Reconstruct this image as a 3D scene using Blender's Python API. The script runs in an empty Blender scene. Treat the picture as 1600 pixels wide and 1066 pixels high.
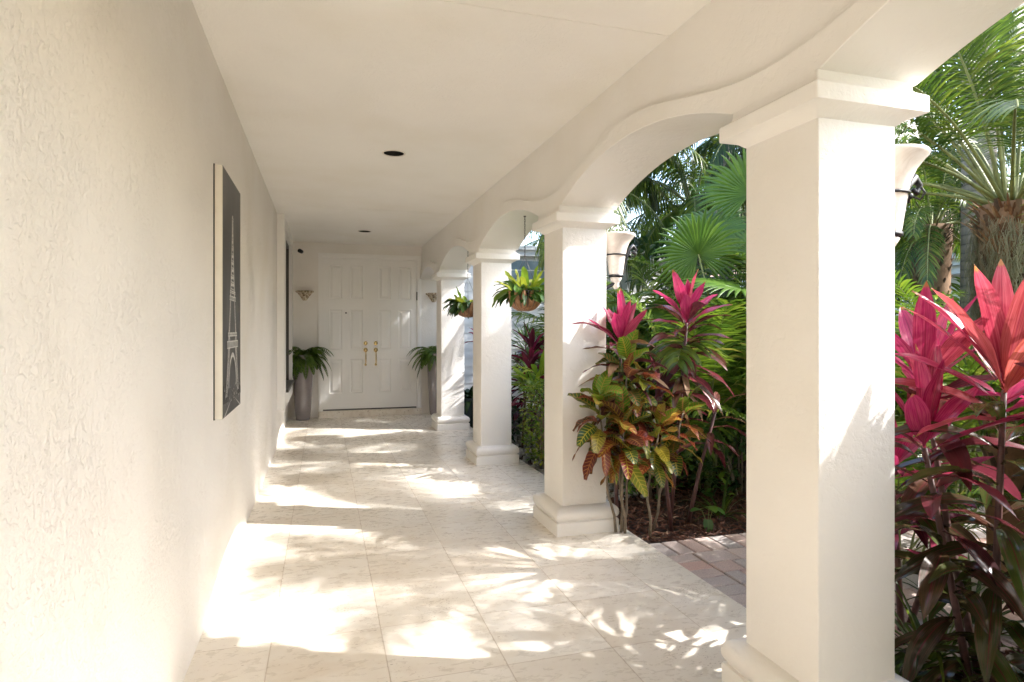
import bpy, math, random
from mathutils import Vector, Matrix, Quaternion
R = math.radians
sc = bpy.context.scene
COL = sc.collection

# ------------------------------------------------------------------ camera
cam_d = bpy.data.cameras.new('camera'); cam = bpy.data.objects.new('camera', cam_d); COL.objects.link(cam)
cam.location = (0, 0, 1.4)
cam.rotation_euler = (R(90), 0, -math.atan(294 / 970))
cam_d.sensor_width = 36; cam_d.lens = 970 / 1600 * 36
cam_d.shift_y = -17 / 1600
cam_d.clip_start = 0.05; cam_d.clip_end = 500
sc.camera = cam

# ------------------------------------------------------------------ light
SUN = Vector((1, -.41, .92)).normalized()
w = bpy.data.worlds.new("World"); sc.world = w; w.use_nodes = True
nt = w.node_tree; bg = nt.nodes['Background']; sky = nt.nodes.new('ShaderNodeTexSky')
sky.sky_type = 'NISHITA'; sky.sun_disc = False
sky.sun_elevation = math.asin(SUN.z); sky.sun_rotation = math.atan2(SUN.x, SUN.y)
sky.air_density = 1.0; sky.dust_density = 2.2; sky.ozone_density = .9
nt.links.new(sky.outputs[0], bg.inputs[0]); bg.inputs[1].default_value = .15
sl = bpy.data.lights.new('sun', 'SUN'); so = bpy.data.objects.new('sun', sl); COL.objects.link(so)
sl.energy = 2.0; sl.angle = R(.7); sl.color = (1, .98, .955)
so.rotation_euler = SUN.to_track_quat('Z', 'Y').to_euler(); so.location = (6, -3, 8)
sc.view_settings.view_transform = 'Standard'; sc.view_settings.look = 'None'
sc.view_settings.exposure = 2.68; sc.view_settings.gamma = 1
try:
    sc.cycles.max_bounces = 14; sc.cycles.diffuse_bounces = 9; sc.cycles.glossy_bounces = 4
    sc.cycles.transmission_bounces = 8; sc.cycles.transparent_max_bounces = 12
    sc.cycles.sample_clamp_indirect = 6
except Exception: pass

# ------------------------------------------------------------------ materials
def newmat(name):
    m = bpy.data.materials.new(name); m.use_nodes = True
    return m, m.node_tree, m.node_tree.nodes['Principled BSDF'], m.node_tree.nodes['Material Output']
def N(t, typ, **kw):
    n = t.nodes.new(typ)
    for k, v in kw.items():
        if k[0] == '_': n.inputs[k[1:].replace('_', ' ')].default_value = v
        else: setattr(n, k, v)
    return n
def ramp(t, fac, stops):
    r = t.nodes.new('ShaderNodeValToRGB'); e = r.color_ramp.elements
    while len(e) < len(stops): e.new(.5)
    for el, (p, c) in zip(e, stops): el.position = p; el.color = (*c, 1)
    t.links.new(fac, r.inputs[0]); return r.outputs[0]
def mixc(t, f, a, b, mode='MIX'):
    m = t.nodes.new('ShaderNodeMix'); m.data_type = 'RGBA'; m.blend_type = mode
    for s, v in ((0, f), (6, a), (7, b)):
        if hasattr(v, 'links'): t.links.new(v, m.inputs[s])
        elif s == 0: m.inputs[0].default_value = v
        else: m.inputs[s].default_value = (*v, 1)
    return m.outputs[2]
def noise(t, scale, detail=4, rough=.55, co=None, dist=0, out=0):
    n = N(t, 'ShaderNodeTexNoise', _Scale=scale, _Detail=detail, _Roughness=rough, _Distortion=dist)
    if co is None: co = obco(t)
    t.links.new(co, n.inputs['Vector']); return n.outputs[out]
def obco(t, scale=None):
    c = t.nodes.new('ShaderNodeTexCoord').outputs['Object']
    if scale:
        m = t.nodes.new('ShaderNodeMapping'); m.inputs['Scale'].default_value = scale
        t.links.new(c, m.inputs[0]); return m.outputs[0]
    return c
def M2(t, op, a, b=None, c=None):
    m = t.nodes.new('ShaderNodeMath'); m.operation = op
    for i, v in enumerate((a, b, c)):
        if v is None: continue
        if hasattr(v, 'links'): t.links.new(v, m.inputs[i])
        else: m.inputs[i].default_value = v
    return m.outputs[0]
def bump(t, b, h, strength, dist, chain=None):
    n = N(t, 'ShaderNodeBump', _Strength=strength, _Distance=dist)
    t.links.new(h, n.inputs['Height'])
    if chain: t.links.new(chain, n.inputs['Normal'])
    t.links.new(n.outputs[0], b.inputs['Normal']); return n.outputs[0]

def simple(name, col, rough=.6, metal=0, var=.06, vs=6, bs=0, bsc=60, spec=.5, coat=0):
    m, t, b, o = newmat(name)
    n = noise(t, vs)
    c = ramp(t, n, [(.3, tuple(x * (1 - var) for x in col)), (.7, tuple(min(1, x * (1 + var)) for x in col))])
    t.links.new(c, b.inputs['Base Color'])
    b.inputs['Roughness'].default_value = rough; b.inputs['Metallic'].default_value = metal
    b.inputs['Specular IOR Level'].default_value = spec; b.inputs['Coat Weight'].default_value = coat
    if bs: bump(t, b, noise(t, bsc, 5), bs, .004)
    return m

WALLC = (.835, .80, .752)
def stucco(name, col, s=1., dist=.006, rough=.7):
    m, t, b, o = newmat(name)
    co = obco(t)
    big = noise(t, 1.3, 3, .5)
    c = ramp(t, big, [(.3, (col[0] * .95, col[1] * .94, col[2] * .915)), (.5, tuple(x * .99 for x in col)), (.7, tuple(min(1, x * 1.02) for x in col))])
    t.links.new(c, b.inputs['Base Color']); b.inputs['Roughness'].default_value = rough
    b.inputs['Specular IOR Level'].default_value = .35
    n1 = noise(t, 38 * s, 5, .62, co, .25)
    flat = ramp(t, n1, [(.40, (0, 0, 0)), (.50, (.6,) * 3), (.60, (.8,) * 3), (.75, (1,) * 3)])
    n2 = noise(t, 120 * s, 4, .6, co, .2)
    n3 = noise(t, 9 * s, 4, .6, co, 0)
    amt = ramp(t, noise(t, 2.1, 3, .5, co), [(.35, (.35,) * 3), (.65, (1,) * 3)])
    h = M2(t, 'ADD', M2(t, 'MULTIPLY', M2(t, 'MULTIPLY', flat, .8), amt), M2(t, 'MULTIPLY', n2, .28))
    h = M2(t, 'ADD', h, M2(t, 'MULTIPLY', n3, .7))
    bump(t, b, h, .8, dist)
    return m
MAT = {}
MAT['stucco'] = stucco('rough_stucco', WALLC, 1.05, .0082)
MAT['stucco_fine'] = stucco('fine_stucco', WALLC, 1.3, .0022)
MAT['ceiling'] = stucco('ceiling_plaster', (.865, .842, .80), 1.5, .0032)
MAT['plaster'] = stucco('smooth_plaster', (.85, .825, .785), .55, .0026, .55)
MAT['doorwhite'] = simple('door_paint', (.88, .865, .835), .38, var=.015, vs=2, bs=.05, bsc=40)
MAT['trimwhite'] = simple('trim_paint', (.86, .84, .80), .42, var=.02)
MAT['brass'] = simple('brass', (.72, .54, .27), .22, 1)
MAT['black'] = simple('black_metal', (.02, .02, .021), .4, .3)
MAT['can'] = simple('dark_lamp_can', (.015, .014, .013), .5)
MAT['rim'] = simple('lamp_trim', (.75, .70, .62), .5)
MAT['dark_glass'] = simple('dark_glass', (.02, .022, .02), .06, spec=.8)
MAT['bronze'] = simple('bronze_frame', (.10, .095, .085), .4, .5)
MAT['pot'] = simple('lavender_glaze', (.27, .235, .235), .12, 0, .12, 3, spec=.7, coat=.6)
MAT['soil'] = simple('soil', (.035, .022, .014), .95, bs=.6, bsc=90)
MAT['chain'] = simple('chain', (.12, .11, .10), .4, .8)
MAT['trunk'] = simple('brown_bark', (.11, .08, .055), .9, var=.4, vs=20, bs=.8, bsc=50)
MAT['cane'] = simple('cane', (.15, .17, .05), .6, var=.35, vs=15)
MAT['woody'] = simple('pale_stem', (.19, .15, .105), .8, var=.3, vs=25, bs=.5, bsc=60)
MAT['tistem'] = simple('ti_stem', (.10, .045, .04), .5, var=.3, vs=30)
MAT['greenpot'] = simple('dark_green_pot', (.03, .05, .045), .3)
MAT['white_siding'] = simple('siding_paint', (.82, .82, .80), .5, var=.03)
MAT['blueglass'] = simple('blue_grey_glass', (.25, .33, .36), .1)
MAT['tile'] = simple('roof_tile', (.30, .20, .15), .8, var=.25, vs=5)
MAT['canvasw'] = simple('canvas_edge', (.80, .75, .66), .7)
MAT['pic_dark'] = simple('picture_dark', (.045, .043, .042), .45, var=.35, vs=2.5)
MAT['pic_mid'] = simple('picture_mid', (.24, .235, .225), .45, var=.3, vs=30)
MAT['pic_light'] = simple('picture_light', (.62, .60, .56), .45, var=.3, vs=40)
MAT['ringtrunk'] = None

# travertine floor with hairline joints
def travertine():
    m, t, b, o = newmat('travertine')
    co = obco(t); sx = t.nodes.new('ShaderNodeSeparateXYZ'); t.links.new(co, sx.inputs[0])
    def cell(v, off, size):
        q = M2(t, 'DIVIDE', M2(t, 'SUBTRACT', v, off), size)
        fl = M2(t, 'FLOOR', q); fr = M2(t, 'SUBTRACT', q, fl)
        edge = M2(t, 'MULTIPLY', M2(t, 'MINIMUM', fr, M2(t, 'SUBTRACT', 1, fr)), size)
        return fl, edge
    fx, ex = cell(sx.outputs[0], .255, .481); fy, ey = cell(sx.outputs[1], 2.49, .4855)
    ed = M2(t, 'MINIMUM', ex, ey)
    joint = N(t, 'ShaderNodeMapRange'); joint.inputs['From Min'].default_value = .0012; joint.inputs['From Max'].default_value = .0036
    t.links.new(ed, joint.inputs[0])
    cmb = t.nodes.new('ShaderNodeCombineXYZ'); t.links.new(fx, cmb.inputs[0]); t.links.new(fy, cmb.inputs[1])
    wn = N(t, 'ShaderNodeTexWhiteNoise', noise_dimensions='3D'); t.links.new(cmb.outputs[0], wn.inputs['Vector'])
    # offset the veining per tile
    off = t.nodes.new('ShaderNodeVectorMath'); off.operation = 'MULTIPLY_ADD'
    t.links.new(wn.outputs['Color'], off.inputs[0]); off.inputs[1].default_value = (7, 7, 7); t.links.new(co, off.inputs[2])
    mp = t.nodes.new('ShaderNodeMapping'); mp.inputs['Scale'].default_value = (1, 2.0, 1); mp.inputs['Rotation'].default_value = (0, 0, .35)
    t.links.new(off.outputs[0], mp.inputs[0]); V = mp.outputs[0]
    v1 = noise(t, 1.5, 7, .6, V, .8)
    c = ramp(t, v1, [(.25, (.64, .565, .465)), (.45, (.73, .675, .59)), (.6, (.77, .725, .65)), (.8, (.82, .785, .725))])
    v2 = noise(t, 14, 6, .7, V, .5)
    c = mixc(t, .14, c, ramp(t, v2, [(.3, (.62, .52, .41)), (.6, (.82, .78, .70))]), 'MIX')
    tone = ramp(t, wn.outputs['Value'], [(0, (.90, .875, .84)), (.5, (.97, .965, .95)), (1, (1.0, 1.0, 1.0))])
    c = mixc(t, 1, c, tone, 'MULTIPLY')
    # pits, gathered in patches
    pm = N(t, 'ShaderNodeTexVoronoi', _Scale=48); t.links.new(V, pm.inputs['Vector'])
    pitn = noise(t, 1.9, 3, .5, off.outputs[0])
    thr = M2(t, 'MULTIPLY', M2(t, 'MAXIMUM', M2(t, 'SUBTRACT', pitn, .53), 0), 1.5)
    pit = M2(t, 'LESS_THAN', pm.outputs['Distance'], thr)
    pit2n = N(t, 'ShaderNodeTexVoronoi', _Scale=8); t.links.new(V, pit2n.inputs['Vector'])
    pit2 = M2(t, 'LESS_THAN', pit2n.outputs['Distance'], .055)
    pit = M2(t, 'MAXIMUM', pit, pit2)
    c = mixc(t, M2(t, 'MULTIPLY', pit, .62), c, (.26, .19, .13))
    c = mixc(t, M2(t, 'MULTIPLY', M2(t, 'SUBTRACT', 1, joint.outputs[0]), .7), c, (.40, .31, .22))
    t.links.new(c, b.inputs['Base Color'])
    r = N(t, 'ShaderNodeMapRange'); r.inputs['To Min'].default_value = .16; r.inputs['To Max'].default_value = .42
    t.links.new(v2, r.inputs[0]); t.links.new(M2(t, 'ADD', r.outputs[0], M2(t, 'MULTIPLY', pit, .4)), b.inputs['Roughness'])
    b.inputs['Specular IOR Level'].default_value = .5
    h = M2(t, 'SUBTRACT', M2(t, 'ADD', joint.outputs[0], M2(t, 'MULTIPLY', v1, .15)), M2(t, 'MULTIPLY', pit, .6))
    bump(t, b, h, .35, .002)
    return m
MAT['travertine'] = travertine()

def island_mat(name, stops, rough=.85, nscale=60, namt=.5, bs=.4):
    m, t, b, o = newmat(name)
    g = t.nodes.new('ShaderNodeNewGeometry')
    c = ramp(t, g.outputs['Random Per Island'], stops)
    n = noise(t, nscale, 5, .7)
    c = mixc(t, namt, c, ramp(t, n, [(.3, (.55,) * 3), (.7, (1.35,) * 3)]), 'MULTIPLY')
    t.links.new(c, b.inputs['Base Color']); b.inputs['Roughness'].default_value = rough
    if bs: bump(t, b, n, bs, .004)
    return m
MAT['paver'] = island_mat('concrete_pavers', [(0, (.38, .335, .315)), (.35, (.45, .39, .365)), (.6, (.50, .40, .355)), (.8, (.54, .35, .29)), (1, (.41, .38, .355))], nscale=120, namt=.6)
MAT['pebble'] = island_mat('pale_pebbles', [(0, (.20, .19, .18)), (.5, (.40, .38, .36)), (1, (.58, .56, .53))], nscale=30)
MAT['mulch'] = island_mat('bark_mulch', [(0, (.045, .016, .009)), (.5, (.10, .035, .018)), (.9, (.16, .065, .035)), (1, (.28, .18, .11))], nscale=80)
MAT['earth'] = simple('dark_earth', (.040, .020, .012), .95, var=.5, vs=9, bs=1, bsc=40)

def ring_trunk():
    m, t, b, o = newmat('ringed_grey_trunk')
    co = obco(t); s = t.nodes.new('ShaderNodeSeparateXYZ'); t.links.new(co, s.inputs[0])
    z = M2(t, 'ADD', M2(t, 'MULTIPLY', s.outputs[2], 12), M2(t, 'MULTIPLY', noise(t, 5, 3), .9))
    fr = M2(t, 'FRACT', z)
    c = ramp(t, fr, [(0, (.10, .09, .075)), (.10, (.21, .18, .145)), (.7, (.27, .235, .19)), (.93, (.23, .20, .16)), (1, (.09, .075, .06))])
    c = mixc(t, .5, c, ramp(t, noise(t, 30, 6, .7, obco(t, (1, 1, .15))), [(.3, (.5,) * 3), (.7, (1.2,) * 3)]), 'MULTIPLY')
    t.links.new(c, b.inputs['Base Color']); b.inputs['Roughness'].default_value = .9
    bump(t, b, fr, .5, .01); return m
MAT['ringtrunk'] = ring_trunk()

def leafmat(name, stops, trans=.35, rough=.38, kind=None, under=None, spec=.5, namt=.35):
    """stops: colour by leaf; kind: None, 'croton', 'ti' add the leaf's own markings from its UVs"""
    m, t, b, o = newmat(name)
    g = t.nodes.new('ShaderNodeNewGeometry')
    rnd = g.outputs['Random Per Island']
    base = ramp(t, rnd, stops)
    n = noise(t, 9, 3)
    c = mixc(t, namt, base, ramp(t, n, [(.3, (.55,) * 3), (.7, (1.3,) * 3)]), 'MULTIPLY')
    uv = t.nodes.new('ShaderNodeUVMap'); s = t.nodes.new('ShaderNodeSeparateXYZ'); t.links.new(uv.outputs[0], s.inputs[0])
    u = M2(t, 'ABSOLUTE', M2(t, 'SUBTRACT', M2(t, 'MULTIPLY', s.outputs[0], 2), 1)); v = s.outputs[1]
    if kind == 'croton':
        k = M2(t, 'FRACT', M2(t, 'MULTIPLY', M2(t, 'SUBTRACT', v, M2(t, 'MULTIPLY', u, .13)), 9))
        k = M2(t, 'ABSOLUTE', M2(t, 'SUBTRACT', k, .5))
        vein = M2(t, 'GREATER_THAN', k, M2(t, 'ADD', .37, M2(t, 'MULTIPLY', u, .06)))
        mid = M2(t, 'LESS_THAN', u, .07)
        vein = M2(t, 'MAXIMUM', vein, mid)
        vc = ramp(t, M2(t, 'FRACT', M2(t, 'MULTIPLY', rnd, 7)), [(0, (.50, .42, .05)), (.5, (.45, .30, .05)), (.75, (.52, .12, .06)), (1, (.50, .30, .10))])
        c = mixc(t, M2(t, 'MULTIPLY', vein, .8), c, vc)
        edge = M2(t, 'GREATER_THAN', u, .93); c = mixc(t, M2(t, 'MULTIPLY', edge, .6), c, (.35, .10, .05))
    if kind in ('ti', 'tidark'):
        cmb = t.nodes.new('ShaderNodeCombineXYZ')
        t.links.new(M2(t, 'ADD', M2(t, 'MULTIPLY', s.outputs[0], 14), M2(t, 'MULTIPLY', rnd, 50)), cmb.inputs[0]); t.links.new(M2(t, 'SUBTRACT', M2(t, 'MULTIPLY', v, 1.6), M2(t, 'MULTIPLY', u, .8)), cmb.inputs[1])
        st = noise(t, 1.6, 4, .6, cmb.outputs[0])
        if kind == 'ti':
            c = mixc(t, ramp(t, st, [(.42, (0,) * 3), (.64, (.5,) * 3)]), c, (.62, .16, .20))
            c = mixc(t, ramp(t, st, [(.30, (.75,) * 3), (.47, (0,) * 3)]), c, (.20, .012, .035))
            midc = (.26, .02, .05)
        else:
            c = mixc(t, ramp(t, st, [(.5, (0,) * 3), (.72, (.5,) * 3)]), c, (.26, .06, .08)); midc = (.14, .02, .03)
        c = mixc(t, M2(t, 'MULTIPLY', M2(t, 'LESS_THAN', u, .05), .7), c, midc)
        if kind == 'ti':
            tip = M2(t, 'MULTIPLY', M2(t, 'GREATER_THAN', M2(t, 'ADD', v, M2(t, 'MULTIPLY', st, .12)), 1.0), M2(t, 'GREATER_THAN', M2(t, 'FRACT', M2(t, 'MULTIPLY', rnd, 13)), .45))
            c = mixc(t, M2(t, 'MULTIPLY', tip, .8), c, (.42, .20, .05))
    if kind is None:
        mid = M2(t, 'LESS_THAN', u, .08); c = mixc(t, M2(t, 'MULTIPLY', mid, .35), c, (.16, .22, .06))
    t.links.new(c, b.inputs['Base Color']); b.inputs['Roughness'].default_value = rough
    b.inputs['Specular IOR Level'].default_value = spec
    bump(t, b, noise(t, 35, 2), .15, .003)
    tr = t.nodes.new('ShaderNodeBsdfTranslucent'); t.links.new(c, tr.inputs[0])
    mx = t.nodes.new('ShaderNodeMixShader'); mx.inputs[0].default_value = trans
    t.links.new(b.outputs[0], mx.inputs[1]); t.links.new(tr.outputs[0], mx.inputs[2]); t.links.new(mx.outputs[0], o.inputs[0])
    return m
G = lambda *a: a
MAT['areca'] = leafmat('areca_leaflet', [(0, (.038, .082, .008)), (.5, (.085, .15, .012)), (.9, (.16, .22, .018)), (1, (.24, .21, .04))], .48, .32)
MAT['palm'] = leafmat('palm_leaflet', [(0, (.030, .066, .008)), (.6, (.068, .12, .012)), (1, (.14, .18, .02))], .44, .34)
MAT['palmdark'] = leafmat('dark_palm_leaflet', [(0, (.014, .034, .006)), (.6, (.028, .06, .009)), (1, (.06, .095, .015))], .35, .35)
MAT['fan'] = leafmat('fan_leaflet', [(0, (.055, .125, .014)), (1, (.11, .20, .022))], .40, .36)
MAT['fern'] = leafmat('fern_leaflet', [(0, (.05, .10, .012)), (.6, (.09, .17, .018)), (1, (.15, .22, .03))], .4, .4)
MAT['broad'] = leafmat('broad_green_leaf', [(0, (.04, .10, .02)), (.6, (.08, .18, .03)), (1, (.20, .32, .04))], .35, .3)
MAT['lime'] = leafmat('lime_leaf', [(0, (.11, .22, .02)), (.5, (.25, .36, .03)), (1, (.40, .42, .04))], .4, .35)
MAT['hedge'] = leafmat('yellow_green_leaf', [(0, (.06, .14, .015)), (.5, (.15, .25, .02)), (1, (.34, .36, .03))], .4, .35)
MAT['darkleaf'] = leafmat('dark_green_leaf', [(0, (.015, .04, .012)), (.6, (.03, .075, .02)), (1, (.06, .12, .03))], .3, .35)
MAT['croton'] = leafmat('croton_leaf', [(0, (.035, .085, .015)), (.2, (.08, .14, .015)), (.4, (.22, .22, .02)), (.55, (.26, .10, .02)), (.7, (.22, .03, .018)), (.85, (.12, .03, .02)), (1, (.07, .045, .02))], .35, .3, 'croton')
MAT['crotong'] = leafmat('young_croton_leaf', [(0, (.07, .20, .015)), (1, (.16, .32, .02))], .4, .3, 'croton')
MAT['ti'] = leafmat('pink_ti_leaf', [(0, (.38, .004, .085)), (.4, (.48, .006, .13)), (.75, (.38, .012, .09)), (1, (.36, .04, .06))], .42, .28, 'ti')
MAT['ticoral'] = leafmat('coral_ti_leaf', [(0, (.36, .006, .09)), (.35, (.36, .010, .07)), (.65, (.36, .035, .06)), (1, (.38, .10, .045))], .4, .3, 'ti')
MAT['tidark'] = leafmat('dark_ti_leaf', [(0, (.06, .015, .018)), (.4, (.13, .028, .035)), (.7, (.07, .05, .02)), (1, (.22, .035, .06))], .3, .24, 'tidark')
MAT['tigreen'] = leafmat('olive_ti_leaf', [(0, (.035, .055, .014)), (.5, (.05, .035, .018)), (1, (.065, .11, .02))], .3, .16, 'tidark')
MAT['burg'] = leafmat('burgundy_leaf', [(0, (.05, .008, .018)), (.6, (.13, .02, .04)), (1, (.32, .03, .08))], .3, .25, 'tidark')
MAT['dry'] = leafmat('dry_leaf', [(0, (.18, .09, .04)), (1, (.32, .18, .09))], .25, .7)
MAT['flower'] = leafmat('white_petal', [(0, (.80, .82, .76)), (1, (.90, .90, .86))], .3, .5, namt=0.05)
MAT['moss'] = leafmat('grey_moss', [(0, (.20, .185, .14)), (1, (.42, .39, .31))], .3, .9)
MAT['boot'] = island_mat('palm_boots', [(0, (.05, .032, .02)), (.6, (.12, .075, .04)), (1, (.28, .16, .08))], nscale=40)
MAT['boot_orange'] = island_mat('orange_leaf_bases', [(0, (.11, .055, .028)), (.6, (.22, .11, .05)), (1, (.30, .22, .12))], nscale=40)

# ------------------------------------------------------------------ mesh helpers
class MB:
    def __init__(s): s.v = []; s.f = []; s.uv = []
    def add(s, vs, fs, uv=None):
        o = len(s.v); s.v += [tuple(x) for x in vs]; s.f += [tuple(i + o for i in f) for f in fs]
        s.uv += uv if uv else [(0.5, 0.5)] * len(vs)
    def box(s, x0, x1, y0, y1, z0, z1):
        s.add([(x0, y0, z0), (x1, y0, z0), (x1, y1, z0), (x0, y1, z0), (x0, y0, z1), (x1, y0, z1), (x1, y1, z1), (x0, y1, z1)],
              [(0, 3, 2, 1), (4, 5, 6, 7), (0, 1, 5, 4), (1, 2, 6, 5), (2, 3, 7, 6), (3, 0, 4, 7)])
    def rrect(s, x0, x1, y0, y1, rings, r=.006, cap0=False, cap1=False):
        """stack of rounded rectangles: rings = [(offset, z)]"""
        vs = []
        for off, z in rings:
            a, b_, c, d = x0 - off, x1 + off, y0 - off, y1 + off
            for cx, cy, a0 in ((b_ - r, d - r, 0), (a + r, d - r, 90), (a + r, c + r, 180), (b_ - r, c + r, 270)):
                for k in range(4):
                    an = R(a0 + 30 * k); vs.append((cx + r * math.cos(an), cy + r * math.sin(an), z))
        fs = [(i * 16 + j, i * 16 + (j + 1) % 16, (i + 1) * 16 + (j + 1) % 16, (i + 1) * 16 + j) for i in range(len(rings) - 1) for j in range(16)]
        if cap0: fs.append(tuple(range(15, -1, -1)))
        if cap1: fs.append(tuple((len(rings) - 1) * 16 + j for j in range(16)))
        s.add(vs, fs)
    def lathe(s, prof, n=24, c=(0, 0, 0), a0=0, a1=360, sx=1, sy=1):
        full = (a1 - a0) >= 360; m = n if full else n + 1; vs = []; uv = []
        for i, (r, z) in enumerate(prof):
            for j in range(m):
                an = R(a0 + (a1 - a0) * j / n)
                vs.append((c[0] + r * math.cos(an) * sx, c[1] + r * math.sin(an) * sy, c[2] + z)); uv.append((j / n, i / len(prof)))
        fs = []
        for i in range(len(prof) - 1):
            for j in range(n):
                k = (j + 1) % m; fs.append((i * m + j, i * m + k, (i + 1) * m + k, (i + 1) * m + j))
        s.add(vs, fs, uv)
    def tube(s, pts, rad, n=7, caps=True):
        pts = [Vector(p) for p in pts]
        if not hasattr(rad, '__len__'): rad = [rad] * len(pts)
        vs = []; pu = None
        for i, p in enumerate(pts):
            d = (pts[min(i + 1, len(pts) - 1)] - pts[max(i - 1, 0)]).normalized()
            if pu is None: pu = d.orthogonal().normalized()
            pu = (pu - d * pu.dot(d)).normalized(); q = d.cross(pu)
            for k in range(n):
                a = 2 * math.pi * k / n; vs.append(p + (pu * math.cos(a) + q * math.sin(a)) * rad[i])
        fs = [(i * n + k, i * n + (k + 1) % n, (i + 1) * n + (k + 1) % n, (i + 1) * n + k) for i in range(len(pts) - 1) for k in range(n)]
        if caps: fs += [tuple(range(n - 1, -1, -1)), tuple((len(pts) - 1) * n + k for k in range(n))]
        s.add(vs, fs)
    def leaf(s, p, d, L, W, droop=.8, fold=.25, nseg=7, na=2, prof=None, side=None, curl=0, twist=0, wave=0):
        """one blade: starts at p heading d, bends under its own weight"""
        p = Vector(p); d = Vector(d).normalized()
        if side is None:
            side = d.cross(Vector((0, 0, 1)))
            if side.length < .05: side = Vector((1, 0, 0))
        side = Vector(side).normalized()
        if twist: side = Quaternion(d, twist) @ side
        st = L / nseg; vs = []; uv = []; m = 2 * na + 1
        if prof is None: prof = lambda t: math.sin(math.pi * min(1, t * .92 + .08)) ** .75 if t < .999 else .02
        ph = random.random() * 6
        for i in range(nseg + 1):
            t = i / nseg; wd = W * .5 * prof(t)
            n = side.cross(d).normalized()
            for k in range(m):
                u = (k - na) / na
                off = side * (u * wd * math.cos(fold)) + n * (abs(u) * wd * math.sin(fold) + curl * wd * u * u)
                if wave: off += n * math.sin(t * 14 + ph + (2 if u > 0 else 0)) * wave * abs(u)
                vs.append(p + off); uv.append((.5 + u * .5, t))
            d = (d + Vector((0, 0, -1)) * droop / nseg).normalized()
            side = (side - d * side.dot(d)).normalized()
            p = p + d * st
        fs = [(i * m + k, i * m + k + 1, (i + 1) * m + k + 1, (i + 1) * m + k) for i in range(nseg) for k in range(m - 1)]
        s.add(vs, fs, uv)
    def mesh(s, name, m, smooth=True, ang=None):
        me = bpy.data.meshes.new(name); me.from_pydata(s.v, [], s.f)
        uvl = me.uv_layers.new(name='UVMap'); li = [0] * len(me.loops); me.loops.foreach_get('vertex_index', li)
        buf = []
        for i in li: buf += s.uv[i]
        uvl.data.foreach_set('uv', buf)
        me.materials.append(m)
        if smooth:
            me.shade_smooth()
            if ang: me.set_sharp_from_angle(angle=R(ang))
        me.update(); return me
    def build(s, name, m, parent=None, smooth=True, ang=None):
        o = bpy.data.objects.new(name, s.mesh(name, m, smooth, ang)); COL.objects.link(o)
        if parent: o.parent = parent
        return o
def tag(o, label=None, cat=None, group=None, kind=None):
    if label: o['label'] = label
    if cat: o['category'] = cat
    if group: o['group'] = group
    if kind: o['kind'] = kind
    return o
def empty(name, loc, label, cat, group=None, rz=0):
    o = bpy.data.objects.new(name, None); COL.objects.link(o); o.location = loc; o.rotation_euler.z = rz
    o.empty_display_size = .1
    return tag(o, label, cat, group)
KIDS = {}
def dup(o, loc, rz=0, sc_=1, label=None, rx=0, ry=0):
    c = o.copy(); COL.objects.link(c); c.location = loc; c.rotation_euler = (rx, ry, rz); c.scale = (sc_,) * 3
    if label: c['label'] = label
    for ch in [x for x in bpy.data.objects if x.parent == o]:
        d = ch.copy(); COL.objects.link(d); d.parent = c
        for g in [x for x in bpy.data.objects if x.parent == ch]:
            e = g.copy(); COL.objects.link(e); e.parent = d
    return c

# ================================================================== SETTING
YD = 10.42; XL = -.537; XC = 1.572; PITCH = 2.31; CEIL = 2.80
Y0 = -5.2
colY = [1.68 + PITCH * k for k in range(-3, 4)]
colY = [y for y in colY if y > -4.9]

g = MB(); g.add([(-90, -90, -.05), (120, -90, -.05), (120, 120, -.05), (-90, 120, -.05)], [(0, 1, 2, 3)])
tag(g.build('ground', MAT['earth'], smooth=False), kind='structure')
g = MB(); g.box(XL, 2.035, Y0, YD + .05, -.12, 0)
tag(g.build('floor', MAT['travertine'], smooth=False), kind='structure')

# garden path of concrete pavers
def pavers():
    m = MB(); rnd = random.Random(4)
    def brick(x0, x1, y0, y1):
        g_ = .004; z = -.022 + rnd.uniform(-.002, .002); b = .006
        x0 += g_; x1 -= g_; y0 += g_; y1 -= g_
        m.add([(x0, y0, -.05), (x1, y0, -.05), (x1, y1, -.05), (x0, y1, -.05), (x0, y0, z - b), (x1, y0, z - b), (x1, y1, z - b), (x0, y1, z - b),
               (x0 + b, y0 + b, z), (x1 - b, y0 + b, z), (x1 - b, y1 - b, z), (x0 + b, y1 - b, z)],
              [(0, 1, 5, 4), (1, 2, 6, 5), (2, 3, 7, 6), (3, 0, 4, 7), (4, 5, 9, 8), (5, 6, 10, 9), (6, 7, 11, 10), (7, 4, 8, 11), (8, 9, 10, 11)])
    y = 3.46
    while y > 2.1: brick(2.04, 2.245, y - .122, y); y -= .122
    x = 2.04
    while x < 6.4: brick(x, x + .122, 3.465, 3.70); x += .122
    y = 3.46; row = 0
    while y > 2.1:
        h = .15 if row % 2 else .17; x = 2.25 - (row % 2) * .07 - rnd.uniform(0, .04)
        while x < 6.4:
            w_ = rnd.choice([.12, .19, .24]); brick(max(x, 2.25), max(x + w_, 2.33), y - h, y); x = max(x + w_, 2.33)
        y -= h; row += 1
    return m.build('path', MAT['paver'], smooth=False)
tag(pavers(), kind='structure')
g = MB(); rnd = random.Random(3)
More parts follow.
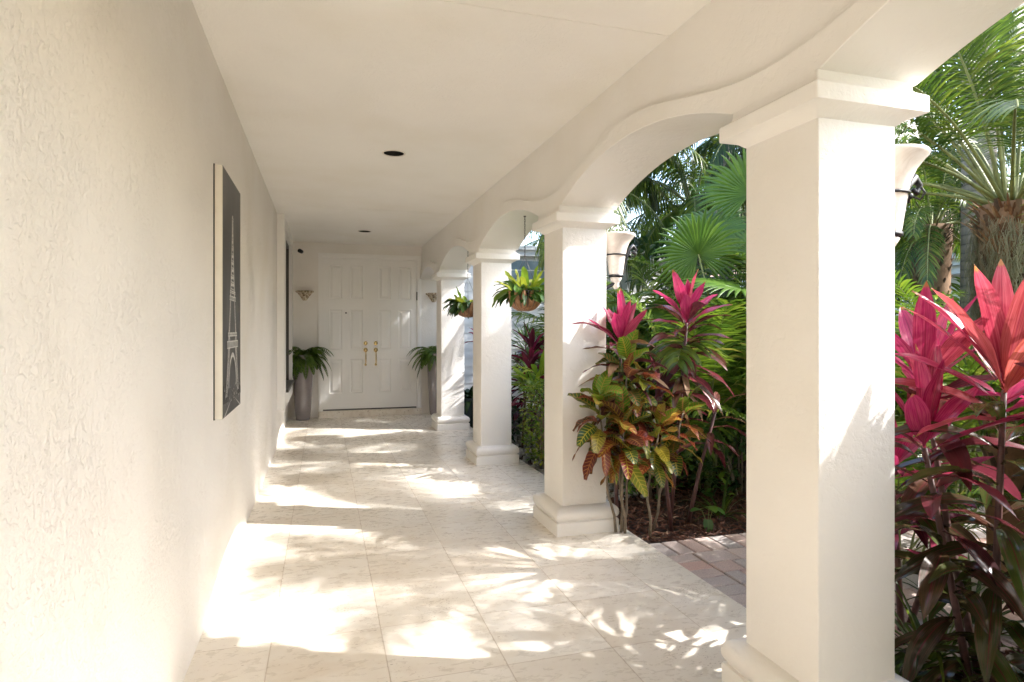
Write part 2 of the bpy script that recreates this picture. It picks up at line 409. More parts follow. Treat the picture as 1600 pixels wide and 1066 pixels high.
for i in range(5200):
    x = rnd.uniform(2.06, 4.2); y = rnd.uniform(3.71, 5.3); z = -.045 + rnd.uniform(0, .018)
    if i % 4 == 0: x = rnd.uniform(2.06, 3.6); y = rnd.uniform(1.2, 2.1)
    a = rnd.uniform(0, 6.3); L = rnd.uniform(.01, .045); W = rnd.uniform(.002, .006); dz = rnd.uniform(-.012, .016)
    c, s = math.cos(a), math.sin(a)
    g.add([(x - c * L - s * W, y - s * L + c * W, z - dz), (x - c * L + s * W, y - s * L - c * W, z - dz + .004), (x + c * L + s * W, y + s * L - c * W, z + dz + .004), (x + c * L - s * W, y + s * L + c * W, z + dz), (x, y, z + .008)],
          [(0, 1, 4), (1, 2, 4), (2, 3, 4), (3, 0, 4)])
tag(g.build('mulch', MAT['mulch'], smooth=False), kind='stuff')
g = MB(); rnd = random.Random(5)
for i in range(900):
    x = rnd.uniform(2.05, 2.75); y = rnd.uniform(4.75, 8.2); r = rnd.uniform(.014, .036); sx, sy, sz = rnd.uniform(.7, 1.3), rnd.uniform(.7, 1.2), rnd.uniform(.5, .8)
    g.lathe([(.001, -r * sz), (r * .75, -r * .6 * sz), (r, 0), (r * .72, r * .65 * sz), (.001, r * .9 * sz)], 7, (x, y, -.04 + r * .5), sx=sx, sy=sy)
tag(g.build('gravel', MAT['pebble']), kind='stuff')

# walls
wl = MB(); wl.box(-.80, XL, Y0, YD + .3, -.1, CEIL + .15)
tag(wl.build('stucco_wall', MAT['stucco'], smooth=False), 'long rough cream stucco wall on the left with the tall picture', 'wall')
ww = MB()
ww.box(XL, -.03, YD, YD + .2, -.1, CEIL + .15); ww.box(1.50, 2.15, YD, YD + .2, -.1, CEIL + .15); ww.box(-.03, 1.50, YD, YD + .2, 2.585, CEIL + .15)
ww.box(-.03, 1.50, YD + .1, YD + .2, -.1, 2.585)
tag(ww.build('entrance_wall', MAT['stucco_fine'], smooth=False), 'cream end wall around the white double front door', 'wall')

wb = MB(); wb.box(XL, 2.1, Y0 - .2, Y0, -.1, CEIL + .15)  # unseen wall, added to cut light from the open end
tag(wb.build('added_end_wall', MAT['stucco_fine'], smooth=False), 'unseen plain cream wall added behind the viewpoint to dim the near walkway', 'wall')
# ceiling with real round openings for the downlights
g = MB(); lights = [(.530, 4.975, .080), (.552, 9.02, .085)]
def patch(cx, cy, r, h):
    n = 32; vs = []; 
    for k in range(n):
        a = 2 * math.pi * k / n; c, s = math.cos(a), math.sin(a); q = h / max(abs(c), abs(s))
        vs += [(cx + c * r, cy + s * r, CEIL), (cx + c * q, cy + s * q, CEIL)]
    g.add(vs, [(2 * k, 2 * k + 1, (2 * k + 3) % (2 * n), (2 * k + 2) % (2 * n)) for k in range(n)])
ys = Y0
XR = XC + .02
for cx, cy, r in lights:
    h = .2
    g.add([(XL - .1, ys, CEIL), (XR, ys, CEIL), (XR, cy - h, CEIL), (XL - .1, cy - h, CEIL)], [(0, 3, 2, 1)])
    g.add([(XL - .1, cy - h, CEIL), (cx - h, cy - h, CEIL), (cx - h, cy + h, CEIL), (XL - .1, cy + h, CEIL)], [(0, 3, 2, 1)])
    g.add([(cx + h, cy - h, CEIL), (XR, cy - h, CEIL), (XR, cy + h, CEIL), (cx + h, cy + h, CEIL)], [(0, 3, 2, 1)])
    patch(cx, cy, r, h); ys = cy + h
g.add([(XL - .1, ys, CEIL), (XR, ys, CEIL), (XR, YD + .1, CEIL), (XL - .1, YD + .1, CEIL)], [(0, 3, 2, 1)])
# faint raised joints between the ceiling boards
for yj in (7.36, 2.62): g.box(XL, XC, yj - .012, yj + .012, CEIL - .003, CEIL + .002)
tag(g.build('ceiling', MAT['ceiling'], smooth=False), kind='structure')
for i, (cx, cy, r) in enumerate(lights):
    t = empty('ceiling_light', (cx, cy, CEIL), ['unlit black recessed downlight in the ceiling, the nearer one', 'unlit black recessed downlight in the ceiling close to the front door'][i], 'ceiling light', 'recessed ceiling downlights')
    m = MB(); m.lathe([(r + .014, .001), (r + .012, -.004), (r + .002, -.004), (r - .001, -.0005)], 32); m.build('trim_ring', MAT['rim'], t, ang=40)
    m = MB(); m.lathe([(r + .0005, -.0002), (r + .002, .13), (.001, .13)], 32); m.lathe([(.03, .119), (.034, .07), (.001, .055)], 16); m.build('lamp_can', MAT['can'], t)

# arcade beam: arches between the columns, raised band along them
def beam():
    ys = []; zs = []; zo = []
    cols = colY + [YD + .0]
    y = Y0; n = int((YD - Y0) / .03)
    for i in range(n + 1):
        y = Y0 + (YD - Y0) * i / n
        s = 2.248
        for k, yc in enumerate(colY):
            a = yc + .37 + .035; b = (yc + PITCH - .035) if yc + PITCH < YD else YD - .0
            if a < y < b:
                h = (b - a) / 2; rise = .185 * (h / .935); Rr = (h * h + rise * rise) / (2 * rise); d = y - (a + b) / 2
                s = 2.248 + math.sqrt(Rr * Rr - d * d) - (Rr - rise)
        mid = colY[0] + .185 + PITCH / 2
        amp = .09
        o = 2.444 + .088 * math.cos(2 * math.pi * (y - mid) / PITCH)
        if y > 8.98 + .1:   # the last, narrower bay
            ph = (y - 8.8) / (YD + .2 - 8.8); o = 2.356 + .12 * math.sin(math.pi * ph) ** 2 if ph > 0 else o
        ys.append(y); zs.append(s); zo.append(max(o, s + .06))
    m = MB(); TOP = 3.05
    xi, xin, xo, xon = 1.542, XC + .002, 1.966, 1.94
    vs = []
    for y, s, o in zip(ys, zs, zo):
        vs += [(xin, y, TOP), (xin, y, o), (xi + .003, y, o), (xi, y, o - .003), (xi, y, s + .003), (xi + .003, y, s), (xo - .003, y, s), (xo, y, s + .003), (xo, y, o), (xon, y, o), (xon, y, TOP)]
    k = 11
    fs = [(i * k + j, i * k + j + 1, (i + 1) * k + j + 1, (i + 1) * k + j) for i in range(n) for j in range(k - 1)]
    fs.append(tuple(range(k))); m.add(vs, fs)
    return m.build('arcade_beam', MAT['plaster'], None, True, 30)
tag(beam(), 'cream plastered beam with a row of shallow arches over the columns', 'beam')
g = MB(); g.box(-1.3, 2.16, Y0, YD + .6, 3.05, 3.16)
tag(g.build('roof', MAT['stucco_fine'], smooth=False), kind='structure')

# columns
c0 = empty('column', (XC, 1.68, 0), 'x', 'column', 'square columns of the arcade')
m = MB(); m.rrect(0, .332, 0, .37, [(0, .17), (0, 1.0), (0, 2.13)], .007); m.build('shaft', MAT['plaster'], c0, True, 35)
m = MB(); m.rrect(0, .332, 0, .37, [(.066, 0), (.067, .078), (.064, .086), (.050, .088), (.048, .096), (.060, .104), (.067, .118), (.069, .136), (.066, .154), (.056, .170), (.040, .181), (.018, .185), (.004, .187), (-.02, .19)], .01); m.build('base', MAT['plaster'], c0, True, 40)
m = MB(); m.rrect(0, .332, 0, .37, [(-.02, 2.10), (.002, 2.108), (.010, 2.114), (.026, 2.128), (.050, 2.138), (.071, 2.142), (.072, 2.147), (.072, 2.196), (.068, 2.200), (.045, 2.214), (.038, 2.222), (.036, 2.25)], .008, cap1=True); m.build('capital', MAT['plaster'], c0, True, 38)
names = {1.68: 'nearest square cream column, sunlit on its upper front, beside the big ti plant', 3.99: 'second square cream column, with croton leaves against its right edge',
         6.30: 'square cream column between the two hanging baskets', 8.61: 'farthest square cream column beside the right grey vase'}
for y in colY:
    lab = [v for k, v in names.items() if abs(k - y) < .05]
    if abs(y - 1.68) < .05: c0['label'] = names[1.68]; continue
    if y < 0: lab = ['square cream column of the arcade standing behind the viewpoint']; 
    dup(c0, (XC, y, 0), label=lab[0])

# ================================================================== DOOR
t = empty('double_door', (.735, YD, 0), 'closed white panelled double front door with brass handles', 'door')
tx, ty = .735, YD
m = MB()
for (x0, x1, z0, z1) in ((-.085, -.03, 0, 2.64), (1.50, 1.565, 0, 2.64), (-.03, 1.50, 2.58, 2.64)):
    m.box(x0 - tx, x1 - tx, -.022, .0, z0, z1)
for (x0, x1, z0, z1) in ((-.075, -.05, 0, 2.63), (1.525, 1.555, 0, 2.63), (-.05, 1.525, 2.605, 2.63)):
    m.box(x0 - tx, x1 - tx, -.032, -.0221, z0, z1)
m.box(-.03 - tx, -.015 - tx, 0, .05, 0, 2.58); m.box(1.485 - tx, 1.50 - tx, 0, .05, 0, 2.58); m.box(-.015 - tx, 1.485 - tx, 0, .05, 2.565, 2.58)
m.build('door_frame', MAT['doorwhite'], t, smooth=False)
m = MB(); m.box(-.085 - tx, 1.565 - tx, -.09, .06, 0, .10)
st_m, st_t, st_b, st_o = newmat('pitted_travertine_step')
c = ramp(st_t, noise(st_t, 9, 6, .7), [(.3, (.60, .52, .42)), (.5, (.74, .67, .57)), (.7, (.80, .75, .66))])
vv = N(st_t, 'ShaderNodeTexVoronoi', _Scale=22); st_t.links.new(obco(st_t), vv.inputs['Vector'])
c = mixc(st_t, M2(st_t, 'MULTIPLY', M2(st_t, 'LESS_THAN', vv.outputs['Distance'], .18), .6), c, (.30, .21, .14)); st_t.links.new(c, st_b.inputs['Base Color']); st_b.inputs['Roughness'].default_value = .6
m.build('threshold', st_m, t, smooth=False)
m = MB(); m.box(-.015 - tx, 1.485 - tx, .002, .05, .10, .118); m.build('sweep', MAT['bronze'], t, smooth=False)
def door_leaf(x0, x1, panels, name='door_leaf'):
    m = MB(); z0, z1 = .122, 2.562; yf = .012
    xs = sorted({x0, x1} | {p[0] for p in panels} | {p[1] for p in panels}); zs_ = sorted({z0, z1} | {p[2] for p in panels} | {p[3] for p in panels})
    for i in range(len(xs) - 1):
        for j in range(len(zs_) - 1):
            a, b, c, d = xs[i], xs[i + 1], zs_[j], zs_[j + 1]
            if any(abs(p[0] - a) < 1e-6 and abs(p[1] - b) < 1e-6 and abs(p[2] - c) < 1e-6 and abs(p[3] - d) < 1e-6 for p in panels):
                rings = [(0, 0), (.010, .009), (.020, .010), (.050, .001), (.052, .0)]
                vs = []
                for o_, dy in rings: vs += [(a + o_ - tx, yf + dy, c + o_), (b - o_ - tx, yf + dy, c + o_), (b - o_ - tx, yf + dy, d - o_), (a + o_ - tx, yf + dy, d - o_)]
                fs = [(r_ * 4 + k, r_ * 4 + (k + 1) % 4, (r_ + 1) * 4 + (k + 1) % 4, (r_ + 1) * 4 + k) for r_ in range(len(rings) - 1) for k in range(4)] + [tuple((len(rings) - 1) * 4 + k for k in range(4))]
                m.add(vs, fs)
            else: m.add([(a - tx, yf, c), (b - tx, yf, c), (b - tx, yf, d), (a - tx, yf, d)], [(0, 1, 2, 3)])
    for (a, b) in (((x0, z0), (x0, z1)), ((x0, z1), (x1, z1)), ((x1, z1), (x1, z0)), ((x1, z0), (x0, z0))):
        m.add([(a[0] - tx, yf, a[1]), (b[0] - tx, yf, b[1]), (b[0] - tx, yf + .045, b[1]), (a[0] - tx, yf + .045, a[1])], [(0, 1, 2, 3)])
    return m.build(name, MAT['doorwhite'], t, smooth=False)
rows = [(1.905, 2.45), (1.08, 1.73), (.375, .925)]
L1 = door_leaf(-.012, .733, [(a, b, c, d) for (a, b) in ((.085, .285), (.405, .610)) for (c, d) in rows])
L2 = door_leaf(.740, 1.482, [(a, b, c, d) for (a, b) in ((.862, 1.062), (1.190, 1.40)) for (c, d) in rows])
m = MB(); m.box(.722 - tx, .752 - tx, .003, .0125, .122, 2.562); m.build('astragal', MAT['doorwhite'], L1, smooth=False)
for lf, hx in ((L1, .655), (L2, .818)):
    x = hx - tx; m = MB()
    def disc(z, r, m=m, x=x):
        vs = []; n = 16
        for (rr, yy) in ((r, .012), (r, .004), (r * .8, -.004), (r * .35, -.008), (.001, -.008)):
            for k in range(n): vs.append((x + rr * math.cos(2 * math.pi * k / n), yy, z + rr * 1.1 * math.sin(2 * math.pi * k / n)))
        m.add(vs, [(i * n + k, i * n + (k + 1) % n, (i + 1) * n + (k + 1) % n, (i + 1) * n + k) for i in range(4) for k in range(n)])
    disc(1.185, .032); m.build('deadbolt', MAT['brass'], lf)
    m = MB(); disc(1.075, .034, m, x); m.tube([(x, .0, 1.09), (x, -.03, 1.10), (x, -.035, 1.085)], .009); m.build('thumb_latch', MAT['brass'], lf)
    m = MB(); disc(.835, .018, m, x); m.tube([(x, .006, 1.05), (x, -.045, 1.035), (x, -.06, .99), (x, -.06, .93), (x, -.052, .87), (x, .006, .84)], [.007, .008, .010, .011, .009, .006], 10); m.build('handle', MAT['brass'], lf)
m = MB(); m.tube([(.345 - tx, .014, 1.68), (.345 - tx, .004, 1.68)], .013, 12); m.build('peephole', MAT['black'], L1)
m = MB(); m.box(1.484 - tx, 1.500 - tx, -.012, .011, 1.90, 2.04); m.build('hinge', MAT['bronze'], t, smooth=False)

# ================================================================== WINDOW SURROUND on the left wall
t = empty('window', (XL, 8.9, 0), 'tall dark window in a projecting cream surround beside the left vase', 'window')
ox, oy = XL, 8.9
m = MB(); PX = .085
for (y0, y1, z0, z1) in ((7.93, 8.22, .44, CEIL), (9.82, 10.08, .44, CEIL), (8.22, 9.82, .44, .62), (8.22, 9.82, 2.66, CEIL)):
    m.box(0, PX, y0 - oy, y1 - oy, z0, z1 - .002)
m.build('surround', MAT['trimwhite'], t, smooth=False)
m = MB(); m.box(.0, .115, 8.225 - oy, 9.815 - oy, .621, .66); m.build('sill', MAT['bronze'], t, smooth=False)
m = MB(); m.box(.004, .012, 8.225 - oy, 9.815 - oy, .66, 2.657); m.build('pane', MAT['dark_glass'], t, smooth=False)
m = MB()
for y in (8.24, 9.02, 9.78): m.box(.0125, .04, y - oy - .015, y - oy + .02, .66, 2.655)
m.box(.0125, .041, 8.25 - oy, 9.80 - oy, 2.60, 2.64); m.build('frame', MAT['bronze'], t, smooth=False)

# security camera
t = empty('security_camera', (XL + .09, 10.02, 2.60), 'small black and white security camera beside the window top', 'camera')
m = MB(); m.tube([(-.01, .0, .0), (.03, .0, .005), (.07, -.01, .01)], .014, 10); m.build('arm', MAT['trimwhite'], t)
m = MB(); m.lathe([(.001, -.045), (.026, -.043), (.03, -.03), (.03, .03), (.024, .042), (.001, .045)], 16); o = m.build('camera_body', MAT['black'], t); o.rotation_euler = (R(82), 0, R(-28)); o.location = (.105, -.02, .005)

# ================================================================== PICTURE
t = empty('wall_picture', (XL, 3.84, 0), 'tall narrow grey print of a lattice tower hanging on the stucco wall', 'picture')
m = MB(); yA, yB, zA, zB = -.38, .325, .945, 2.243
m.box(.006, .042, yA, yB, zA, zB); m.build('canvas', MAT['canvasw'], t, smooth=False)
m = MB(); m.box(-.003, .006, yA - .004, yB + .004, zA - .004, zB + .004); m.build('dark_outline', MAT['black'], t, smooth=False)  # black sheet behind the canvas, showing as a thin dark outline
pic, pt, pb, po = newmat('print_sky')
co = obco(pt, (1, 1.2, .55)); c = ramp(pt, noise(pt, 2.6, 5, .6, co, .6), [(.3, (.010, .010, .010)), (.5, (.028, .027, .026)), (.72, (.09, .087, .084))])
pt.links.new(c, pb.inputs['Base Color']); pb.inputs['Roughness'].default_value = .38
m = MB(); m.add([(.0425, yA, zA), (.0425, yB, zA), (.0425, yB, zB), (.0425, yA, zB)], [(0, 1, 2, 3)]); m.build('print', pic, t, smooth=False)
# tower drawn as thin ink shapes: u across the width (-1..1), z up (metres above canvas bottom)
def q(m, pts, x): m.add([(x, (yA + yB) / 2 + max(-.99, min(.99, u)) * (yB - yA) / 2, zA + z) for u, z in pts], [tuple(range(len(pts)))])
def half(z):      # half-width of the tower by height
    for (za, ha), (zb, hb) in zip([(0.10, .74), (.22, .60), (.36, .47), (.44, .42), (.62, .27), (.80, .155), (1.0, .075), (1.08, .06)], [(.22, .60), (.36, .47), (.44, .42), (.62, .27), (.80, .155), (1.0, .075), (1.08, .06), (1.12, .012)]):
        if za <= z <= zb: return ha + (hb - ha) * (z - za) / (zb - za)
    return .01
ml = MB(); md = MB()
zz = [.10 + .02 * i for i in range(51)]
for a, b in zip(zz[:-1], zz[1:]):
    ha, hb = half(a), half(b)
    th = lambda h, z: min(h, .17 if z < .42 else (.10 if z < .6 else .07))
    for s in (-1, 1):
        ta, tb = th(ha, a), th(hb, b)
        q(md, [(s * ha, a), (s * (ha - ta), a), (s * (hb - tb), b), (s * hb, b)], .0435)
        e = .022
        q(ml, [(s * ha, a), (s * (ha - e), a), (s * (hb - e), b), (s * hb, b)], .0442)
        if ta > .04:
            q(ml, [(s * (ha - ta + e), a), (s * (ha - ta), a), (s * (hb - tb), b), (s * (hb - tb + e), b)], .0442)
            q(ml, [(s * ha, a), (s * (ha - .02), a), (s * (hb - tb), b), (s * (hb - tb + .02), b)], .0443)
            q(ml, [(s * (ha - ta), a), (s * (ha - ta + .02), a), (s * (hb), b), (s * (hb - .02), b)], .0444)
    if .66 < a: q(ml, [(-ha, a), (ha, a + .004), (hb, b), (-hb, b - .004)], .0440) if int(a * 50) % 2 else q(ml, [(-ha, a + .004), (ha, a), (ha, a + .006), (-ha, a + .010)], .0441)
for z, h, d in ((.355, .60, .035), (.42, .50, .016), (.62, .34, .020), (.66, .30, .01), (1.07, .075, .012)):
    q(md, [(-h, z), (h, z), (h, z + d), (-h, z + d)], .0446); q(ml, [(-h, z + d), (h, z + d), (h, z + d + .006), (-h, z + d + .006)], .0447); q(ml, [(-h, z), (h, z), (h, z + .005), (-h, z + .005)], .0447)
    k = -h
    while k < h: q(ml, [(k, z), (k + .018, z), (k + .018, z + d), (k, z + d)], .0448); k += .06
for i in range(14):   # the great arch between the legs
    a0, a1 = math.pi * i / 14, math.pi * (i + 1) / 14
    q(ml, [(.44 * math.cos(a0), .14 + .19 * math.sin(a0)), (.39 * math.cos(a0), .14 + .165 * math.sin(a0)), (.39 * math.cos(a1), .14 + .165 * math.sin(a1)), (.44 * math.cos(a1), .14 + .19 * math.sin(a1))], .0445)
rnd = random.Random(8)
for i in range(60):
    u = rnd.uniform(-.95, .9); z = rnd.uniform(.05, .14); w_ = rnd.uniform(.01, .04); q(ml if rnd.random() < .5 else md, [(u, z), (u + w_, z), (u + w_, z + rnd.uniform(.004, .02)), (u, z + .008)], .0440 + i * .00001)
for u0, u1 in ((-.9, -.15), (.9, .15)):
    q(ml, [(u0, .005), (u0 + .09 * (1 if u0 < 0 else -1), .005), (u1 + .02, .075), (u1, .075)], .0449)
ft = MB()
for i in range(22):
    u = -.98 + i * .09; h = rnd.uniform(.10, .17)
    if abs(u) > .5: q(ft, [(u, .07), (u + .1, .07), (u + .09, h), (u + .05, h + .015), (u + .01, h)], .0436 + i * .00001)
pr = [x for x in bpy.data.objects if x.parent == t and x.name.startswith('print')][0]
md.build('printed_ironwork', MAT['pic_mid'], pr, smooth=False); ml.build('printed_highlight', MAT['pic_light'], pr, smooth=False); ft.build('printed_trees', MAT['can'], pr, smooth=False)

# ================================================================== SCONCES by the door
def antique():
    m, t_, b, o = newmat('antique_plaster'); c = ramp(t_, noise(t_, 28, 5, .7), [(.40, (.16, .09, .045)), (.50, (.52, .43, .31)), (.65, (.68, .60, .47))])
    t_.links.new(c, b.inputs['Base Color']); b.inputs['Roughness'].default_value = .8; bump(t_, b, noise(t_, 60, 4), .6, .006); return m
MAT['antique'] = antique()
for i, (x, lab) in enumerate(((-.29, 'antiqued cream half-bowl wall sconce above the left vase'), (1.775, 'antiqued cream half-bowl wall sconce above the right vase, partly behind the column'))):
    if i == 0:
        t = sc0 = empty('wall_sconce', (x, YD, 1.87), lab, 'wall lamp', 'half-bowl sconces flanking the door')
        m = MB(); m.lathe([(.001, 0), (.02, .0), (.035, .012), (.05, .035), (.075, .07), (.10, .105), (.118, .125)], 24, a0=180, a1=360, sy=.9); m.build('bowl', MAT['antique'], t, ang=60)
        m = MB(); m.lathe([(.118, .122), (.130, .128), (.134, .142), (.128, .155), (.110, .152), (.105, .13)], 24, a0=180, a1=360, sy=.9)
        for k in range(9):
            a = R(188 + k * 20.5); m.lathe([(.001, -.014), (.014, 0), (.001, .014)], 8, (.131 * math.cos(a), .118 * math.sin(a), .138))
        m.build('rim', MAT['antique'], t)
    else: dup(sc0, (x, YD, 1.87), label=lab)

# ================================================================== FERN VASES
def fern_mb(seed, n=26, L=.5, up=.9, rr=.10):
    m = MB(); rnd = random.Random(seed)
    for i in range(n):
        az = rnd.uniform(0, 6.283); el = rnd.uniform(.2, 1.3); l = L * rnd.uniform(.6, 1.15)
        d = Vector((math.cos(az) * math.cos(el), math.sin(az) * math.cos(el), math.sin(el)))
        p = Vector((math.cos(az) * rr * rnd.random(), math.sin(az) * rr * rnd.random(), 0)); ns = 18; pts = [p.copy()]; dd = d.copy()
        for k in range(ns):
            dd = (dd + Vector((0, 0, -1)) * (up * 2.2 / ns)).normalized(); p = p + dd * l / ns; pts.append(p.copy())
        m.tube(pts[::3], .0022, 4, False)
        for k in range(1, ns + 1):
            tt = k / ns; w_ = .068 * math.sin(math.pi * min(1, .15 + tt * .86)) ** .7 + .008
            ax = (pts[k] - pts[k - 1]).normalized(); sd = ax.cross(Vector((0, 0, 1))); 
            if sd.length < .1: sd = Vector((-math.sin(az), math.cos(az), 0))
            sd.normalize()
            for s in (-1, 1):
                m.leaf(pts[k], sd * s + ax * .35 + Vector((0, 0, -.1)), w_, .024, .5, .1, 2, 1, side=ax)
    return m
vase = empty('fern_vase', (-.31, 10.2, 0), 'tall lavender-grey glazed vase with fern, left of the double door', 'vase', 'tall fern vases flanking the door')
m = MB(); m.lathe([(.001, .004), (.098, .004), (.105, .012), (.113, .06), (.127, .25), (.140, .5), (.149, .75), (.151, .92), (.147, 1.0), (.149, 1.015), (.139, 1.018), (.135, 1.0), (.133, .96)], 40); m.build('vase_body', MAT['pot'], vase, ang=60)
m = MB(); m.lathe([(.001, .975), (.136, .965)], 24); m.build('soil', MAT['soil'], vase)
fm = fern_mb(3, 64, .50, 1.25); f_ = fm.build('fern', MAT['fern'], vase); f_.location = (0, 0, .97)
dup(vase, (1.785, 10.2, 0), R(130), 1, 'tall lavender-grey glazed vase with fern, right of the door beside the column')

# ================================================================== LANTERNS on the columns
def alabaster():
    m, t_, b, o = newmat('alabaster'); c = ramp(t_, noise(t_, 7, 6, .65, None, 1.5), [(.3, (.50, .41, .34)), (.5, (.62, .55, .48)), (.7, (.70, .64, .58))])
    t_.links.new(c, b.inputs['Base Color']); b.inputs['Roughness'].default_value = .4; return m
MAT['alabaster'] = alabaster()
lan = empty('column_lantern', (XC + .332, 1.865, 0), 'flared alabaster lantern in black iron bracket on the nearest column', 'wall lamp', 'alabaster lanterns on the outer side of the columns')
LX = .165
m = MB(); m.lathe([(.046, 1.80), (.051, 1.82), (.058, 1.87), (.068, 1.94), (.080, 2.0), (.100, 2.045), (.126, 2.08), (.138, 2.092), (.143, 2.102), (.139, 2.109), (.122, 2.092), (.092, 2.05), (.072, 2.0), (.052, 1.87), (.042, 1.82), (.001, 1.815)], 36, (LX, 0, 0)); m.build('shade', MAT['alabaster'], lan)
m = MB()
m.tube([(.0, 0, 1.60), (.03, 0, 1.63), (.07, 0, 1.70), (LX + .02, 0, 1.765), (LX + .06, 0, 1.83), (LX + .08, 0, 1.92), (LX + .10, 0, 1.99), (LX + .14, 0, 2.03), (LX + .165, 0, 2.00), (LX + .15, 0, 1.97), (LX + .13, 0, 1.985)], [.014, .014, .014, .014, .014, .014, .014, .016, .013, .011, .008], 8)
m.lathe([(.001, -.016), (.016, -.006), (.016, .008), (.001, .016)], 10, (LX + .11, 0, 1.955))
m.tube([(LX + .075 * math.cos(a * .314), .075 * math.sin(a * .314), 1.955) for a in range(21)], .006, 6)
m.lathe([(.046, 1.79), (.055, 1.795), (.055, 1.808), (.044, 1.81)], 24, (LX, 0, 0))
m.tube([(0, 0, 1.955), (LX - .07, 0, 1.955)], .008, 6); m.box(.0, .012, -.035, .035, 1.55, 2.0)
for s in (-1, 1): m.tube([(LX + .115, 0, 1.96), (LX + .14, s * .025, 1.94), (LX + .145, s * .04, 1.965), (LX + .13, s * .035, 1.985)], .005, 6)
m.build('bracket', MAT['black'], lan)
m = MB(); m.lathe([(.001, 1.70), (.015, 1.705), (.026, 1.725), (.020, 1.745), (.032, 1.76), (.045, 1.785), (.04, 1.79)], 18, (LX, 0, 0)); m.build('finial', MAT['alabaster'], lan)
def flowers(seed, n, r, h, sc_=1):
    m = MB(); st_ = MB(); rnd = random.Random(seed)
    for i in range(n):
        a = rnd.uniform(0, 6.283); rr = r * rnd.random() ** .5; z = h * rnd.uniform(.25, 1); p = Vector((math.cos(a) * rr, math.sin(a) * rr, z))
        st_.tube([(p.x * .3, p.y * .3, -.05), (p.x * .75, p.y * .75, z * .6), p], .0016, 4, False)
        ax = Vector((math.cos(a) * .6 + rnd.uniform(-.4, .4), math.sin(a) * .6 + rnd.uniform(-.4, .4), rnd.uniform(.1, .9))).normalized(); u = ax.orthogonal().normalized()
        for k in range(5): m.leaf(p, Quaternion(ax, k * 1.2566) @ u + ax * .25, .018 * sc_, .010 * sc_, .1, .1, 2, 1)
        if i % 3 == 0: st_.leaf(p * .8, ax + Vector((0, 0, .3)), .035, .014, .5, .2, 3, 1)
    return m, st_
fl_, gr_ = flowers(2, 110, .13, .15)
def put_flowers(loc, lab):
    t_ = empty('flower_bunch', loc, lab, 'flowers', 'white star flowers above the lanterns')
    fl_.build('blossoms', MAT['flower'], t_); gr_.build('stems', MAT['broad'], t_); return t_
fb = put_flowers((XC + .332 + LX, 1.90, 2.06), 'bunch of small white star flowers rising from the nearest lantern')
dup(lan, (XC + .332, 4.175, 0), 0, 1, 'flared alabaster lantern in black iron bracket on the second column')
lan.location.z = -.035; lan_first = lan
dup(fb, (XC + .332 + LX, 4.2, 2.07), 1.3, .7, 'small spray of white star flowers in the second column lantern')

